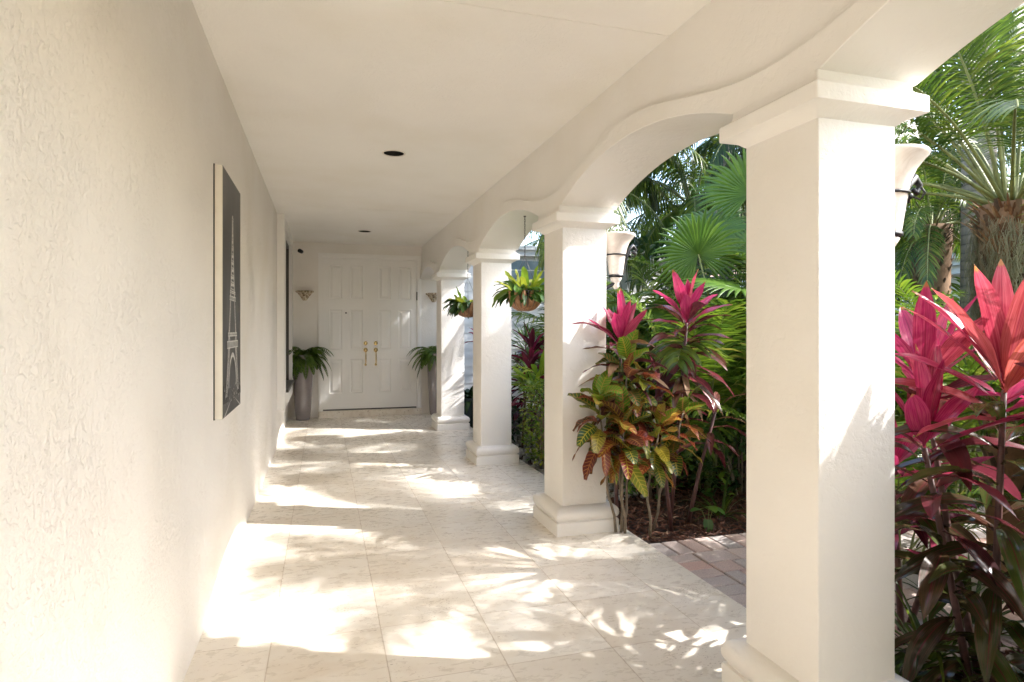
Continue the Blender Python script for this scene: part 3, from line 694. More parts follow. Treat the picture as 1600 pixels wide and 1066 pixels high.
# ================================================================== HANGING BASKETS
def coco():
    m, t_, b, o = newmat('coconut_shell'); c = ramp(t_, noise(t_, 5, 6, .6, obco(t_, (3, 3, 1)), .8), [(.3, (.15, .06, .025)), (.5, (.34, .17, .08)), (.7, (.50, .30, .16))])
    t_.links.new(c, b.inputs['Base Color']); b.inputs['Roughness'].default_value = .55; bump(t_, b, noise(t_, 40, 4, .5, obco(t_, (3, 3, .6))), .5, .004); return m
MAT['coco'] = coco()
def basket(loc, lab, seed, chain_top):
    t_ = empty('hanging_basket', loc, lab, 'hanging basket', 'coconut shell baskets hanging in the arches'); rnd = random.Random(seed)
    m = MB(); m.lathe([(.001, -.085), (.05, -.082), (.09, -.062), (.122, -.024), (.138, .025), (.141, .066)], 28); m.build('liner', MAT['soil'], t_)
    m = MB(); n = 13
    for k in range(n):       # overlapping curved husk petals
        a0 = 2 * math.pi * k / n; vs = []; uv = []
        for i in range(9):
            tt = i / 8; th_ = tt * 1.45 + .08; rr = .158 * math.sin(th_) ** .8; z = -.095 + .185 * (1 - math.cos(th_)) / (1 - math.cos(1.53))
            wd = .033 * math.sin(math.pi * (.12 + tt * .76)) / .9
            for j in range(5):
                u = (j - 2) / 2; an = a0 + u * wd / max(rr, .03); rb = rr + .018 * (1 - u * u) - .004
                vs.append((rb * math.cos(an), rb * math.sin(an), z - (.012 * abs(u) if i == 8 else 0)))
        m.add(vs, [(i * 5 + j, i * 5 + j + 1, i * 5 + j + 6, i * 5 + j + 5) for i in range(8) for j in range(4)])
    m.build('husk_petals', MAT['coco'], t_)
    m = MB()
    for k in range(n):
        a0 = 2 * math.pi * (k + .5) / n; m.tube([(.163 * math.sin(x) ** .8 * math.cos(a0), .163 * math.sin(x) ** .8 * math.sin(a0), -.095 + .185 * (1 - math.cos(x)) / (1 - math.cos(1.53))) for x in (.15, .4, .7, 1.0, 1.3, 1.5)], .0035, 5)
    m.tube([(.155 * math.cos(a * .2244), .155 * math.sin(a * .2244), .082) for a in range(29)], .004, 5); m.build('wire_frame', MAT['bronze'], t_)
    m = MB(); ct = chain_top - loc[2]
    for k in range(3): a0 = 2.1 * k + .3; m.tube([(.152 * math.cos(a0), .152 * math.sin(a0), .08), (0, 0, .40)], .0022, 4)
    z = .40
    i = 0
    while z < ct - .01:      # links
        pts = [((.006 * math.cos(a) if i % 2 else 0), (0 if i % 2 else .006 * math.cos(a)), z + .011 + .014 * math.sin(a)) for a in [x * 6.2832 / 8 for x in range(9)]]
        m.tube(pts, .002, 4, False); z += .021; i += 1
    m.lathe([(.001, ct), (.012, ct), (.012, ct - .008), (.001, ct - .012)], 10)
    m.build('chain', MAT['chain'], t_)
    def lv(n, L, W, e0, e1, mt, nm, z=.07, droop=1.1, rr=.12):
        m = MB()
        for i in range(n):
            a = rnd.uniform(0, 6.283); e = rnd.uniform(e0, e1); q_ = rr * rnd.random() ** .5; p = (q_ * math.cos(a), q_ * math.sin(a), z)
            m.leaf(p, (math.cos(a) * math.cos(e), math.sin(a) * math.cos(e), math.sin(e)), L * rnd.uniform(.6, 1.2), W * rnd.uniform(.7, 1.2), droop, .3, 7, 2, twist=rnd.uniform(-.6, .6), wave=.006, prof=lambda x: (.25 + .75 * math.sin(math.pi * min(1, x * .75 + .2))) if x < .97 else .1)
        m.build(nm, mt, t_)
    return t_, lv
t_, lv = basket((1.74, 5.34, 1.665), 'coconut husk basket with bright green leaves, nearer of two hanging in the arches', 4, 2.432)
lv(52, .21, .085, .0, 1.1, MAT['broad'], 'leaves', droop=1.5); lv(13, .23, .085, .8, 1.5, MAT['lime'], 'bright_leaves', droop=.9); lv(14, .15, .05, -.3, .4, MAT['darkleaf'], 'trailing_leaves', droop=1.8)  # lime upright leaves carry sunlight in their colour
t_, lv = basket((1.74, 7.66, 1.655), 'coconut husk basket with drooping dark leaves, farther one in the arches', 9, 2.432)
lv(60, .22, .08, -.1, .9, MAT['darkleaf'], 'leaves', droop=1.6); lv(12, .20, .08, .6, 1.4, MAT['lime'], 'bright_leaves', droop=.5); lv(26, .22, .06, -.2, .6, MAT['broad'], 'trailing_leaves', droop=1.7)  # the lime set again has sunlight put into its colour

# ================================================================== HOUSES beyond
t = empty('house_wing', (3.5, 10.9, 0), 'bright white lap-sided house wing with blue-grey window behind the hanging baskets', 'house')
m = MB(); m.add([(-1.35, 0, -.1), (3.2, 0, -.1), (3.2, 0, 2.75), (-1.35, 0, 2.75)], [(0, 1, 2, 3)])
z = 0
while z < 2.7:       # lap siding boards
    m.add([(-1.35, -.022, z), (3.2, -.022, z), (3.2, -.004, z + .15), (-1.35, -.004, z + .15), (-1.35, -.001, z), (3.2, -.001, z)], [(0, 1, 2, 3), (0, 4, 5, 1)]); z += .15
m.box(-1.35, 3.2, .002, .3, -.1, 2.75)
m.build('wall', MAT['white_siding'], t, smooth=False)
m = MB(); m.box(-1.38, 3.25, -.16, .3, 2.752, 2.80); m.box(-1.38, 3.25, -.12, .3, 2.801, 2.86); m.box(-1.38, 3.25, -.20, .3, 2.861, 2.93); m.build('cornice', MAT['white_siding'], t, smooth=False)
wn = MB(); wn.box(-.55, .85, -.05, -.024, 2.12, 2.70); w_ = wn.build('window', MAT['white_siding'], t, smooth=False)
wn = MB()
for k in range(3): wn.box(-.50, .80, -.056, -.051, 2.15 + k * .18, 2.15 + k * .18 + .16)
wn.build('pane', MAT['blueglass'], w_, smooth=False)

t = empty('neighbour_house', (11.5, 8, 0), 'white neighbouring house with tiled roof glimpsed between the palms', 'house')
m = MB(); m.box(0, 6, -7, 10, -.1, 2.6); m.build('wall', MAT['white_siding'], t, smooth=False)
m = MB(); m.box(-.25, 0, -7.2, 10.2, 2.45, 2.6); m.box(-.32, 0, -7.3, 10.3, 2.601, 2.72); m.box(-.4, 0, -7.4, 10.4, 2.721, 2.85); m.build('cornice', MAT['white_siding'], t, smooth=False)
m = MB()
for k in range(90):
    y = -7.5 + k * .2
    for j in range(8):
        x0, z0 = -.45 + j * .42, 2.86 + j * .17
        m.tube([(x0, y, z0 + .02), (x0 + .46, y, z0 + .17)], [.095, .08], 6, True)
m.build('roof', MAT['tile'], t)

# ================================================================== PLANT GENERATORS
def frond(m, rnd, base, d, L, nl, ll, droop, lw=.03, vee=.5, ldroop=1.2, petiole=.2, rach=.012, fwd=.6, rm=None):
    """pinnate frond: rachis in rm, leaflets in m"""
    p = Vector(base); d = Vector(d).normalized(); ns = max(14, nl // 2); pts = [p.copy()]; dirs = [d.copy()]
    for k in range(ns):
        tt = k / ns; d = (d + Vector((0, 0, -1)) * droop * (0.4 + 1.4 * tt) / ns).normalized(); p = p + d * L / ns; pts.append(p.copy()); dirs.append(d.copy())
    (rm or m).tube(pts[::2] + ([pts[-1]] if (len(pts) - 1) % 2 else []), [rach * (1 - .8 * i / (len(pts[::2]))) for i in range(len(pts[::2]) + ((len(pts) - 1) % 2))], 5, False)
    for i in range(nl):
        tt = petiole + (1 - petiole) * i / (nl - 1); f_ = tt * ns; k = min(int(f_), ns - 1); pp = pts[k].lerp(pts[k + 1], f_ - k); ax = dirs[k]
        sd = ax.cross(Vector((0, 0, 1)))
        if sd.length < .1: sd = Vector((1, 0, 0))
        sd.normalize(); up = sd.cross(ax)
        u = (tt - petiole) / (1 - petiole); l = ll * (math.sin(math.pi * (.12 + .82 * u)) ** .6) * rnd.uniform(.88, 1.1)
        for s in (-1, 1):
            dd = sd * s + ax * (fwd + .7 * u) + up * (vee + rnd.uniform(-.12, .12))
            m.leaf(pp, dd, l, lw, ldroop * rnd.uniform(.7, 1.3), .35, 4, 1, side=ax.cross(dd).cross(dd), prof=lambda x: (min(1, .45 + 3 * x)) * (1 - x ** 3) + .02)
def areca_meshes(seed, n=13, H=1.0):
    rnd = random.Random(seed); m = MB(); st_ = MB()
    for i in range(n):
        az = i * 2.4 + rnd.uniform(-.4, .4); el = rnd.uniform(.75, 1.4); r0 = rnd.uniform(.02, .22); L = rnd.uniform(1.2, 2.0) * H
        ch = rnd.uniform(.15, .9) * H
        b0 = Vector((math.cos(az) * r0, math.sin(az) * r0, -.05)); b1 = Vector((math.cos(az) * r0 * 1.7, math.sin(az) * r0 * 1.7, ch))
        st_.tube([b0, b0.lerp(b1, .5) + Vector((0, 0, .0)), b1], [.02, .017, .013], 6)
        frond(m, rnd, b1, (math.cos(az) * math.cos(el), math.sin(az) * math.cos(el), math.sin(el)), L, 42, .42 * H, 1.5, .030, .45, 1.0, .22, .010, rm=st_)
    return st_.mesh('stems', MAT['cane'], True), m.mesh('fronds', MAT['areca'], True)
def crown_meshes(seed, n, L, ll, nl, lw, droop, e0, e1, mt, ldroop=1.2, vee=.3, rach=.016, rmat=None, petiole=.2):
    rnd = random.Random(seed); m = MB(); st_ = MB()
    for i in range(n):
        az = i * 2.4 + rnd.uniform(-.3, .3); el = e0 + (e1 - e0) * (i / (n - 1)) + rnd.uniform(-.1, .1)
        frond(m, rnd, (math.cos(az) * .06, math.sin(az) * .06, 0), (math.cos(az) * math.cos(el), math.sin(az) * math.cos(el), math.sin(el)), L * rnd.uniform(.85, 1.1), nl, ll, droop, lw, vee, ldroop, petiole, rach, rm=st_)
    return st_.mesh('rachis', rmat or MAT['cane']), m.mesh('crown', mt)
def child(name, me, parent, loc=(0, 0, 0)):
    o = bpy.data.objects.new(name, me); COL.objects.link(o); o.parent = parent; o.location = loc; return o

AR = [areca_meshes(11), areca_meshes(12, 15), areca_meshes(13, 12)]
def areca(i, x, y, s, rz, lab):
    t_ = empty('areca_palm', (x, y, -.05), lab, 'palm', 'areca palms filling the garden beds', rz); t_.scale = (s,) * 3
    child('stems', AR[i][0], t_); child('fronds', AR[i][1], t_)
arecas = [
 (0, 3.3, 4.95, .9, 1.5, 'areca palm with bright fronds right behind the croton'),
 (1, 3.8, 5.35, 1.0, 1.2, 'areca palm below the near fan palm, in the arch beside the nearest column'),
 (2, 3.6, 6.5, .72, 2.2, 'areca palm just right of the second column, behind the left pink ti plant'),
 (0, 4.4, 4.6, .8, 3.0, 'areca palm behind the right half of the paver path'),
 (1, 4.3, 6.7, 1.15, 4.0, 'areca palm in the thicket behind the two fan palms'),
 (2, 3.7, 7.6, 1.15, 5.0, 'areca palm at the back left of the middle garden bed'),
 (0, 5.2, 5.6, 1.15, .9, 'areca palm low in the thicket behind the nearest column'),
 (1, 5.6, 7.4, 1.25, 2.0, 'areca palm deep in the shaded thicket'),
 (2, 3.9, 3.95, .8, 1.0, 'dense areca palm showing left of the big pink ti plant'),
 (0, 4.9, 3.9, .75, 2.6, 'areca palm under the ringed grey palm trunk'),
 (1, 3.35, 2.95, .5, 3.3, 'low areca palm beside the big coral ti plant'),
 (2, 5.9, 4.4, .9, 4.4, 'areca palm below the white cornice of the neighbour house'),
 (0, 3.4, 9.0, .8, 5.2, 'areca palm before the white house wing'),
 (2, 4.45, 6.2, 1.1, 2.7, 'tall arching areca palm rising between the two fan palms'),
 (1, 6.8, 5.6, 1.0, .2, 'areca palm behind the dark palm trunk'),
 (0, 3.9, .3, .8, 1.2, 'areca palm in the near bed, casting the broken shade on the nearest column'),
 (1, 4.0, 1.35, .80, 2.6, 'areca palm just right of the big coral ti plant'),
 (2, 3.0, -.2, .9, 3.9, 'unseen areca palm added beside the first bay to cut sun and sky'),  # out of view, added to cut sun and sky near the camera
 (0, 3.2, -1.5, 1.15, 3.1, 'unseen areca palm added outside the bay behind the viewpoint to block sun'),  # unseen, added to keep sun off the floor behind the camera
 (1, 3.3, -2.8, 1.2, 1.1, 'second unseen areca palm added outside the bays behind the viewpoint to block sun'),  # another unseen palm added to darken the near bays
 (2, 3.2, -4.2, 1.2, 2.1, 'last unseen areca palm added outside the bays behind the viewpoint to block sun'),  # also unseen, added to hold back sun and sky
 (1, 4.5, -.9, 1.2, .4, 'unseen areca palm added in the back row of the near bed to block sky light'),  # unseen back-row palm added against sky light
 (1, 4.1, 2.1, .95, 5.1, 'areca palm at the end of the near bed by the path'),
]
for a in arecas: areca(*a)

# fan palms
def fan_leaf(m, rnd, c, ax, up, r, nseg=40, spread=5.3):
    """pleated round leaf centred at c; ax points along the midrib, up is the face normal"""
    ax = Vector(ax).normalized(); up = Vector(up); up = (up - ax * up.dot(ax)).normalized(); sd = ax.cross(up)
    vs = []; uv = []; fs = []
    for i in range(nseg):
        a = (i / (nseg - 1) - .5) * spread; da = spread / (nseg - 1) * .5
        l = r * (.78 + .22 * math.cos(a * .55)) * rnd.uniform(.94, 1.05); drp = rnd.uniform(.2, .55)
        o = len(vs)
        for (tt, wf) in ((0, .0), (.3, 1), (.58, 1), (.72, .72), (.86, .42), (1, .04)):
            rr = l * tt; ww = da * rr * wf if tt <= .58 else da * l * .58 * wf
            dv = ax * math.cos(a) + sd * math.sin(a); tv = -ax * math.sin(a) + sd * math.cos(a)
            sag = -up * 0 + Vector((0, 0, -1)) * (drp * r * max(0, tt - .45) ** 2 * 1.4) + up * (.10 * r * tt * (1 if tt < .6 else 1.0))
            p = Vector(c) + dv * rr + sag
            vs += [p - tv * ww, p + up * (.62 * ww + .003), p + tv * ww]; uv += [(0, tt), (.5, tt), (1, tt)]
        for k in range(5):
            b = o + k * 3; fs += [(b, b + 1, b + 4, b + 3), (b + 1, b + 2, b + 5, b + 4)]
    m.add(vs, fs, uv)
def fan_palm(loc, lab, leaves, seed):
    t_ = empty('fan_palm', loc, lab, 'palm', 'fan palms standing over the garden bed'); rnd = random.Random(seed); m = MB(); st_ = MB(); O = Vector(loc)
    st_.tube([(0, 0, 0), (.02, 0, .5), (0, 0, 1.0)], [.05, .045, .04], 8)
    for (c, ax, up, r) in leaves:
        c = Vector(c) - O; st_.tube([(0, 0, .95), (c * .45) + Vector((0, 0, .62)), c], [.012, .010, .008], 6); fan_leaf(m, rnd, c, ax, up, r)
    st_.build('stems', MAT['cane'], t_); m.build('fan_leaves', MAT['fan'], t_)
fan_palm((3.75, 5.2, -.05), 'fan palm with broad round leaf in the middle of the arch view', [
   ((3.55, 5.35, 2.15), (-.3, -.1, .9), (-.45, -.85, .15), .52), ((3.75, 4.95, 1.78), (-.7, -.5, -.1), (-.35, -.5, .8), .60), ((4.15, 5.2, 2.1), (.8, .1, .5), (-.3, -.7, .5), .58),
   ((3.95, 5.7, 2.45), (.3, .6, .6), (-.4, -.6, .5), .55), ((3.5, 5.6, 1.5), (-.8, .3, .1), (-.2, -.4, .9), .5), ((4.1, 4.8, 1.6), (.6, -.7, .1), (-.2, -.5, .8), .5)], 2)
fan_palm((4.75, 5.9, -.05), 'taller fan palm whose leaf meets the left edge of the nearest column', [
   ((4.35, 5.6, 2.85), (.1, -.2, .9), (-.55, -.8, .1), .62), ((4.5, 5.5, 2.35), (-.6, -.5, -.2), (-.4, -.6, .7), .62), ((5.1, 5.8, 2.7), (.8, 0, .5), (-.3, -.6, .6), .6), ((4.75, 6.3, 3.0), (0, .7, .7), (-.3, -.7, .5), .6),
   ((5.1, 5.4, 2.1), (.7, -.6, 0), (-.2, -.5, .8), .55)], 5)

# feather palms with tall trunks
Q1 = crown_meshes(21, 18, 2.3, .62, 46, .030, 1.9, 1.35, -.15, MAT['palm'], 2.0, .15, .02)
Q2 = crown_meshes(22, 17, 2.1, .55, 44, .028, 2.1, 1.3, -.2, MAT['palmdark'], 2.0, .1, .018)
PY = crown_meshes(23, 34, 1.15, .24, 40, .014, 1.5, 1.45, -.3, MAT['palm'], 1.0, .35, .011, MAT['cane'])
def trunk(m, H, r0, r1, lean=(0, 0), n=14, seg=12):
    pts = [(lean[0] * (i / seg) ** 1.5, lean[1] * (i / seg) ** 1.5, H * i / seg) for i in range(seg + 1)]; m.tube(pts, [r0 + (r1 - r0) * (i / seg) ** .7 for i in range(seg + 1)], n); return pts[-1]
def feather(loc, H, cr, s, rz, lab, r0=.13, r1=.10, mt='ringtrunk'):
    t_ = empty('feather_palm', loc, lab, 'palm', 'tall feather palms above the garden'); m = MB(); trunk(m, H, r0, r1); m.build('trunk', MAT[mt], t_)
    c = child('crown', cr[1], t_, (0, 0, H)); d = child('rachis', cr[0], t_, (0, 0, H)); c.rotation_euler.z = d.rotation_euler.z = rz; c.scale = d.scale = (s,) * 3
feather((6.0, 9.2, -.05), 3.55, Q1, 1.0, .4, 'feather palm crown hanging at the top of the arch beyond the second column')
feather((6.9, 8.0, -.05), 3.9, Q2, 1.0, 1.4, 'darker feather palm behind the thicket left of the nearest column')
feather((8.0, 11.8, -.05), 4.2, Q2, 1.15, 2.2, 'farthest dark feather palm near the neighbour house')
feather((5.1, 11.9, -.05), 3.3, Q1, .9, 2.9, 'feather palm behind the lap-sided house wing', .11, .09)
feather((6.15, 4.5, -.05), 5.4, Q1, 1.15, 3.5, 'thick grey ringed trunk of the palm at the right edge', .17, .13)
feather((7.8, 6.4, -.05), 3.6, Q1, 1.0, 4.1, 'feather palm hanging over the neighbour house roof at the upper right', .12, .1)
feather((6.9, 6.5, -.05), 3.9, Q2, .9, 5.1, 'feather palm with dark drooping leaflets behind the nearest column lantern', .12, .1)

feather((3.9, 9.2, -.05), 3.75, Q1, .95, .9, 'dense feather palm added out of sight behind the second column to shade the front door', .11, .09)  # added behind the column so its crown shades the door
feather((6.0, 8.3, -.05), 4.5, Q1, .9, 2.2, 'tall feather palm added beyond the second column to shade the front door', .11, .09)  # added for its shade on the front door
feather((4.15, 9.0, -.05), 4.5, Q2, .8, 1.9, 'upright feather palm added out of sight behind the second column, thickening the shade on the door', .10, .08)  # second crown added out of sight to block sun on the door
# pygmy date palm with moss, dark booted palm
def booted(loc, H, lab, s, rz, moss, mt, r0=.085, r1=.16, crown=PY):
    t_ = empty('date_palm', loc, lab, 'palm'); rnd = random.Random(int(H * 100)); m = MB(); trunk(m, H, r0, r1)
    n = 150
    for i in range(n):
        z = H * (.25 + .75 * i / n); a = i * 2.4; r = r0 + (r1 - r0) * (z / H) ** .7
        m.leaf((math.cos(a) * r * .9, math.sin(a) * r * .9, z - .06), (math.cos(a) * .45, math.sin(a) * .45, 1), rnd.uniform(.08, .15), .055, -.2, .5, 3, 1, prof=lambda x: 1 - .45 * x)
    m.build('trunk', MAT['boot'], t_)
    m = MB()
    for i in range(90):
        z = H * rnd.uniform(.93, 1.02); a = i * 2.4; m.leaf((math.cos(a) * r1 * .9, math.sin(a) * r1 * .9, z - .08), (math.cos(a) * .7, math.sin(a) * .7, .8), rnd.uniform(.07, .15), .03, .2, .5, 3, 1, prof=lambda x: 1 - .8 * x)
    m.build('leaf_bases', MAT[mt], t_)
    c = child('crown', crown[1], t_, (0, 0, H)); d = child('rachis', crown[0], t_, (0, 0, H)); c.rotation_euler.z = d.rotation_euler.z = rz; c.scale = d.scale = (s,) * 3
    if moss:
        m = MB()
        for i in range(3800):
            a = rnd.uniform(0, 6.283); z = H * rnd.uniform(.60, .97); rr = r1 + rnd.uniform(-.02, .05) * rnd.random(); L = rnd.uniform(.06, .32)
            p = Vector((math.cos(a) * rr, math.sin(a) * rr, z)); pts = [p.copy()]; k = 5
            for j in range(k): p = p + Vector((rnd.uniform(-.022, .022), rnd.uniform(-.022, .022), -L / k)); pts.append(p.copy())
            vs = []
            sd = Vector((-math.sin(a), math.cos(a), 0)) * .0013; sd2 = Vector((math.cos(a), math.sin(a), 0)) * .0013
            for q_ in pts: vs += [q_ - sd, q_ + sd + sd2]
            m.add(vs, [(2 * j, 2 * j + 1, 2 * j + 3, 2 * j + 2) for j in range(k)])
        m.build('hanging_moss', MAT['moss'], t_)
PYB = crown_meshes(24, 34, 1.3, .32, 44, .013, 1.1, 1.5, .40, MAT['palm'], .9, .30, .012, MAT['cane'], .34)
booted((3.62, 2.47, -.05), 2.14, 'short date palm with grey hanging moss on its trunk at the right edge', 1.0, .3, True, 'boot_orange', .10, .15, PYB)
booted((6.15, 5.0, -.05), 2.55, 'short dark-trunked date palm behind the nearest column lantern', 1.0, 2., False, 'boot', .08, .19)

# ------------------------------------------------------------------ ti plants
def ti_plant(loc, lab, stems, seed, name='ti_plant', cat='plant', group='ti plants with red and pink leaves'):
    """stems: list of (base offset, top, leaf sets); set = (material key, part name, count, z0, z1 as fraction of stem, elevation range, L, W, droop)"""
    t_ = empty(name, loc, lab, cat, group); rnd = random.Random(seed); parts = {}; sm = MB()
    for (b, tp, sets) in stems:
        b, tp = Vector(b), Vector(tp); midp = b.lerp(tp, .5) + Vector((rnd.uniform(-.03, .03), rnd.uniform(-.03, .03), 0)); path = [b, b.lerp(midp, .5), midp, midp.lerp(tp, .5), tp]
        sm.tube(path, [.016, .015, .013, .012, .010], 7)
        for (mk, pn, n, f0, f1, e0, e1, L, W, dr) in sets:
            m = parts.setdefault((pn, mk), MB())
            for i in range(n):
                q_ = i / max(1, n - 1); f_ = f0 + (f1 - f0) * q_; x = f_ * 4; k = min(int(x), 3); p = path[k].lerp(path[k + 1], x - k) if f_ <= 1 else tp + Vector((0, 0, (f_ - 1) * .3))
                az = i * 2.4 + rnd.uniform(-.35, .35) + seed; el = e0 + (e1 - e0) * q_ + rnd.uniform(-.12, .12)
                d = Vector((math.cos(az) * math.cos(el), math.sin(az) * math.cos(el), math.sin(el))); l = L * rnd.uniform(.82, 1.15)
                pl = .14 * l   # stalk
                m.leaf(p, d, l, W * rnd.uniform(.85, 1.15), dr * rnd.uniform(.7, 1.3), .30, 12, 2, prof=lambda t: .14 if t < .12 else max(.02, math.sin(math.pi * min(1, ((t - .12) / .88) * .90 + .10)) ** .8), curl=rnd.uniform(-.15, .12), twist=rnd.uniform(-.45, .45), wave=.004)
    sm.build('stems', MAT['tistem'], t_)
    for (pn, mk), m in parts.items(): m.build(pn, MAT[mk], t_)
    return t_
V0 = (0, 0, 0)
# A: left, above the croton
ti_plant((2.00, 3.98, -.05), 'ti plant with a pink rosette rising above the croton, beside the second column', [
   ((0, .05, 0), (-.05, -.13, 1.36), [('ti', 'pink_leaves', 9, .98, 1.08, .75, 1.45, .32, .078, .3), ('dry', 'brown_leaves', 7, .82, .97, .15, .6, .36, .062, .9), ('tidark', 'dark_leaves', 14, .66, .99, -.2, .8, .36, .068, 1.1)]),
  ], 3)
# B: right, larger rosette
ti_plant((2.45, 4.0, -.05), 'ti plant with the larger magenta rosette in the middle of the arch view', [
   ((.03, .1, 0), (.03, -.12, 1.50), [('ti', 'pink_leaves', 13, .97, 1.10, .45, 1.45, .34, .098, .5), ('tidark', 'dark_leaves', 34, .72, 1.0, -.3, .9, .40, .075, 1.0), ('dry', 'brown_leaves', 5, .6, .75, -.5, .1, .3, .05, 1.6)]),
   ((-.05, -.05, 0), (-.18, -.12, .98), [('tidark', 'dark_leaves', 12, .75, 1.05, .0, 1.3, .34, .065, 1.0), ('ti', 'pink_leaves', 2, 1, 1.05, .9, 1.3, .26, .05, .4)]),
   ((.15, .05, 0), (.28, -.1, .85), [('tidark', 'dark_leaves', 12, .7, 1.05, -.1, 1.2, .36, .06, 1.2)]),
  ], 7)
# C: the big one at the right edge
ti_plant((2.46, 1.74, -.05), 'big ti plant with coral and pink leaves filling the lower right corner', [
   ((0, 0, 0), (.02, -.02, 1.22), [('ticoral', 'coral_leaves', 22, .88, 1.10, .2, 1.35, .50, .092, .5), ('tigreen', 'olive_leaves', 24, .35, .88, -.1, .75, .50, .082, 1.1), ('tigreen', 'lower_leaves', 18, .06, .42, .1, .8, .44, .07, 1.2)]),
   ((-.03, .06, 0), (-.17, .15, .98), [('tidark', 'dark_leaves', 18, .55, .98, -.1, .8, .42, .08, 1.1), ('tigreen', 'lower_leaves', 16, .1, .6, .0, .8, .42, .08, 1.4), ('ti', 'pink_leaves', 8, .98, 1.12, .6, 1.4, .40, .09, .3)]),
   ((.05, .08, 0), (.05, .33, 1.20), [('ti', 'pink_leaves', 12, .95, 1.10, .4, 1.35, .42, .095, .4), ('tidark', 'dark_leaves', 9, .6, .95, .0, .8, .42, .09, 1.1)]),
  ], 5)
ti_plant((2.55, 1.24, -.05), 'dark red ti plant added out of view, shading the lower front of the nearest column', [  # off-frame plant added to shade the nearest column's lower front
   ((0, 0, 0), (-.05, .06, 1.42), [('tidark', 'dark_leaves', 34, .55, 1.08, -.1, 1.4, .44, .10, .8)]),
   ((.1, -.1, 0), (.12, -.12, 1.5), [('tidark', 'dark_leaves', 30, .5, 1.08, -.1, 1.4, .44, .10, .8)]),
   ((-.1, -.1, 0), (-.18, -.2, 1.3), [('tidark', 'dark_leaves', 30, .5, 1.08, -.1, 1.4, .44, .10, .8)])], 21)
shrub_later = ((2.6, 1.12, -.05), 'dense dark shrub added out of view by the dark red ti plant to shade the nearest column')  # off-frame shrub added to thicken that column's shade
ti_plant((2.62, 2.28, -.05), 'smaller ti plant with pink and purple leaves low behind the big coral one', [
   ((0, 0, 0), (-.04, .02, .78), [('ti', 'pink_leaves', 8, .93, 1.08, .4, 1.4, .30, .07, .4), ('burg', 'purple_leaves', 12, .5, .95, .0, .8, .34, .07, 1.1)]),
   ((.1, .05, 0), (.22, .0, .62), [('burg', 'purple_leaves', 10, .6, 1.05, .0, 1.2, .32, .065, 1.0), ('ti', 'pink_leaves', 3, 1, 1.08, .9, 1.3, .26, .06, .3)]),
  ], 9)
ti_plant((2.45, 7.25, -.05), 'burgundy ti plant between the second and third columns, under the basket', [
   ((0, 0, 0), (0, .0, 1.18), [('burg', 'purple_leaves', 34, .5, 1.08, -.1, 1.3, .36, .075, 1.0), ('ti', 'pink_leaves', 3, 1, 1.08, 1.1, 1.4, .24, .05, .2)]),
   ((.15, .2, 0), (.3, .2, 1.05), [('burg', 'purple_leaves', 26, .5, 1.08, -.1, 1.3, .36, .075, 1.0)]),
   ((-.15, -.1, 0), (-.12, -.25, .92), [('burg', 'purple_leaves', 22, .5, 1.08, -.1, 1.3, .32, .07, 1.0)])], 12)
ti_plant((2.42, 9.9, -.05), 'thin ti plant with pale pink leaves seen in the slit right of the farthest column', [
   ((0, 0, 0), (0, 0, 1.35), [('ti', 'pink_leaves', 9, .9, 1.06, .2, 1.2, .30, .05, .8)])], 13)
ti_plant((2.75, 8.4, -.05), 'spiky green dracaena against the white siding', [
   ((0, 0, 0), (0, 0, 1.25), [('broad', 'leaves', 44, .85, 1.08, -.2, 1.45, .34, .022, .5)])], 14, 'dracaena', group='x')
for o in bpy.data.objects:
    if o.get('group') == 'x': del o['group']

# ------------------------------------------------------------------ croton
def croton(loc, lab, heads, seed):
    t_ = empty('croton', loc, lab, 'plant', 'crotons by the second column'); rnd = random.Random(seed); sm = MB(); m = MB(); m2 = MB(); O = Vector(loc)
    prof = lambda t: max(.03, min(1, .10 + t * 4) * (math.sin(math.pi * min(1, t * .70 + .22)) ** .9) if t > .06 else .08)
    for (b, c, n, L, young) in heads:
        b, c = Vector(b) - O, Vector(c) - O; k_ = b.lerp(c, .5) + Vector((rnd.uniform(-.05, .05), rnd.uniform(-.04, .04), 0)); sm.tube([b, b.lerp(k_, .35) + Vector((.012, 0, 0)), b.lerp(k_, .7) - Vector((.01, 0, 0)), k_, k_.lerp(c, .6), c], [.011, .0095, .009, .008, .007, .005], 7)
        for i in range(n):
            q_ = i / (n - 1); az = i * 2.4 + rnd.uniform(-.5, .5); el = -.75 + 1.9 * q_ + rnd.uniform(-.3, .3)
            p = k_.lerp(c, .35 + .68 * q_); d = Vector((math.cos(az) * math.cos(el), math.sin(az) * math.cos(el), math.sin(el)))
            st0 = p + d * rnd.uniform(.02, .05)
            (m2 if (i > n - young) else m).leaf(st0, d, 1.08 * L * rnd.uniform(.75, 1.2) * (1 - .2 * q_), .088 * rnd.uniform(.8, 1.2), rnd.uniform(.4, 1.5), .18, 9, 2, prof=prof, curl=rnd.uniform(-.1, .25), twist=rnd.uniform(-.7, .7), wave=.005)
    sm.build('stems', MAT['woody'], t_); m.build('leaves', MAT['croton'], t_); m2.build('bright_leaves', MAT['crotong'], t_)
croton((1.98, 3.86, -.05), 'tall croton with red, yellow and green veined leaves against the second column', [
   ((1.95, 3.93, -.05), (1.73, 3.74, .93), 38, .215, 7), ((1.99, 3.88, -.05), (1.88, 3.68, .80), 30, .215, 3), ((1.97, 3.90, -.05), (1.95, 3.76, 1.17), 30, .215, 5),
   ((1.99, 3.92, -.05), (2.08, 3.78, 1.06), 26, .19, 0)], 4)
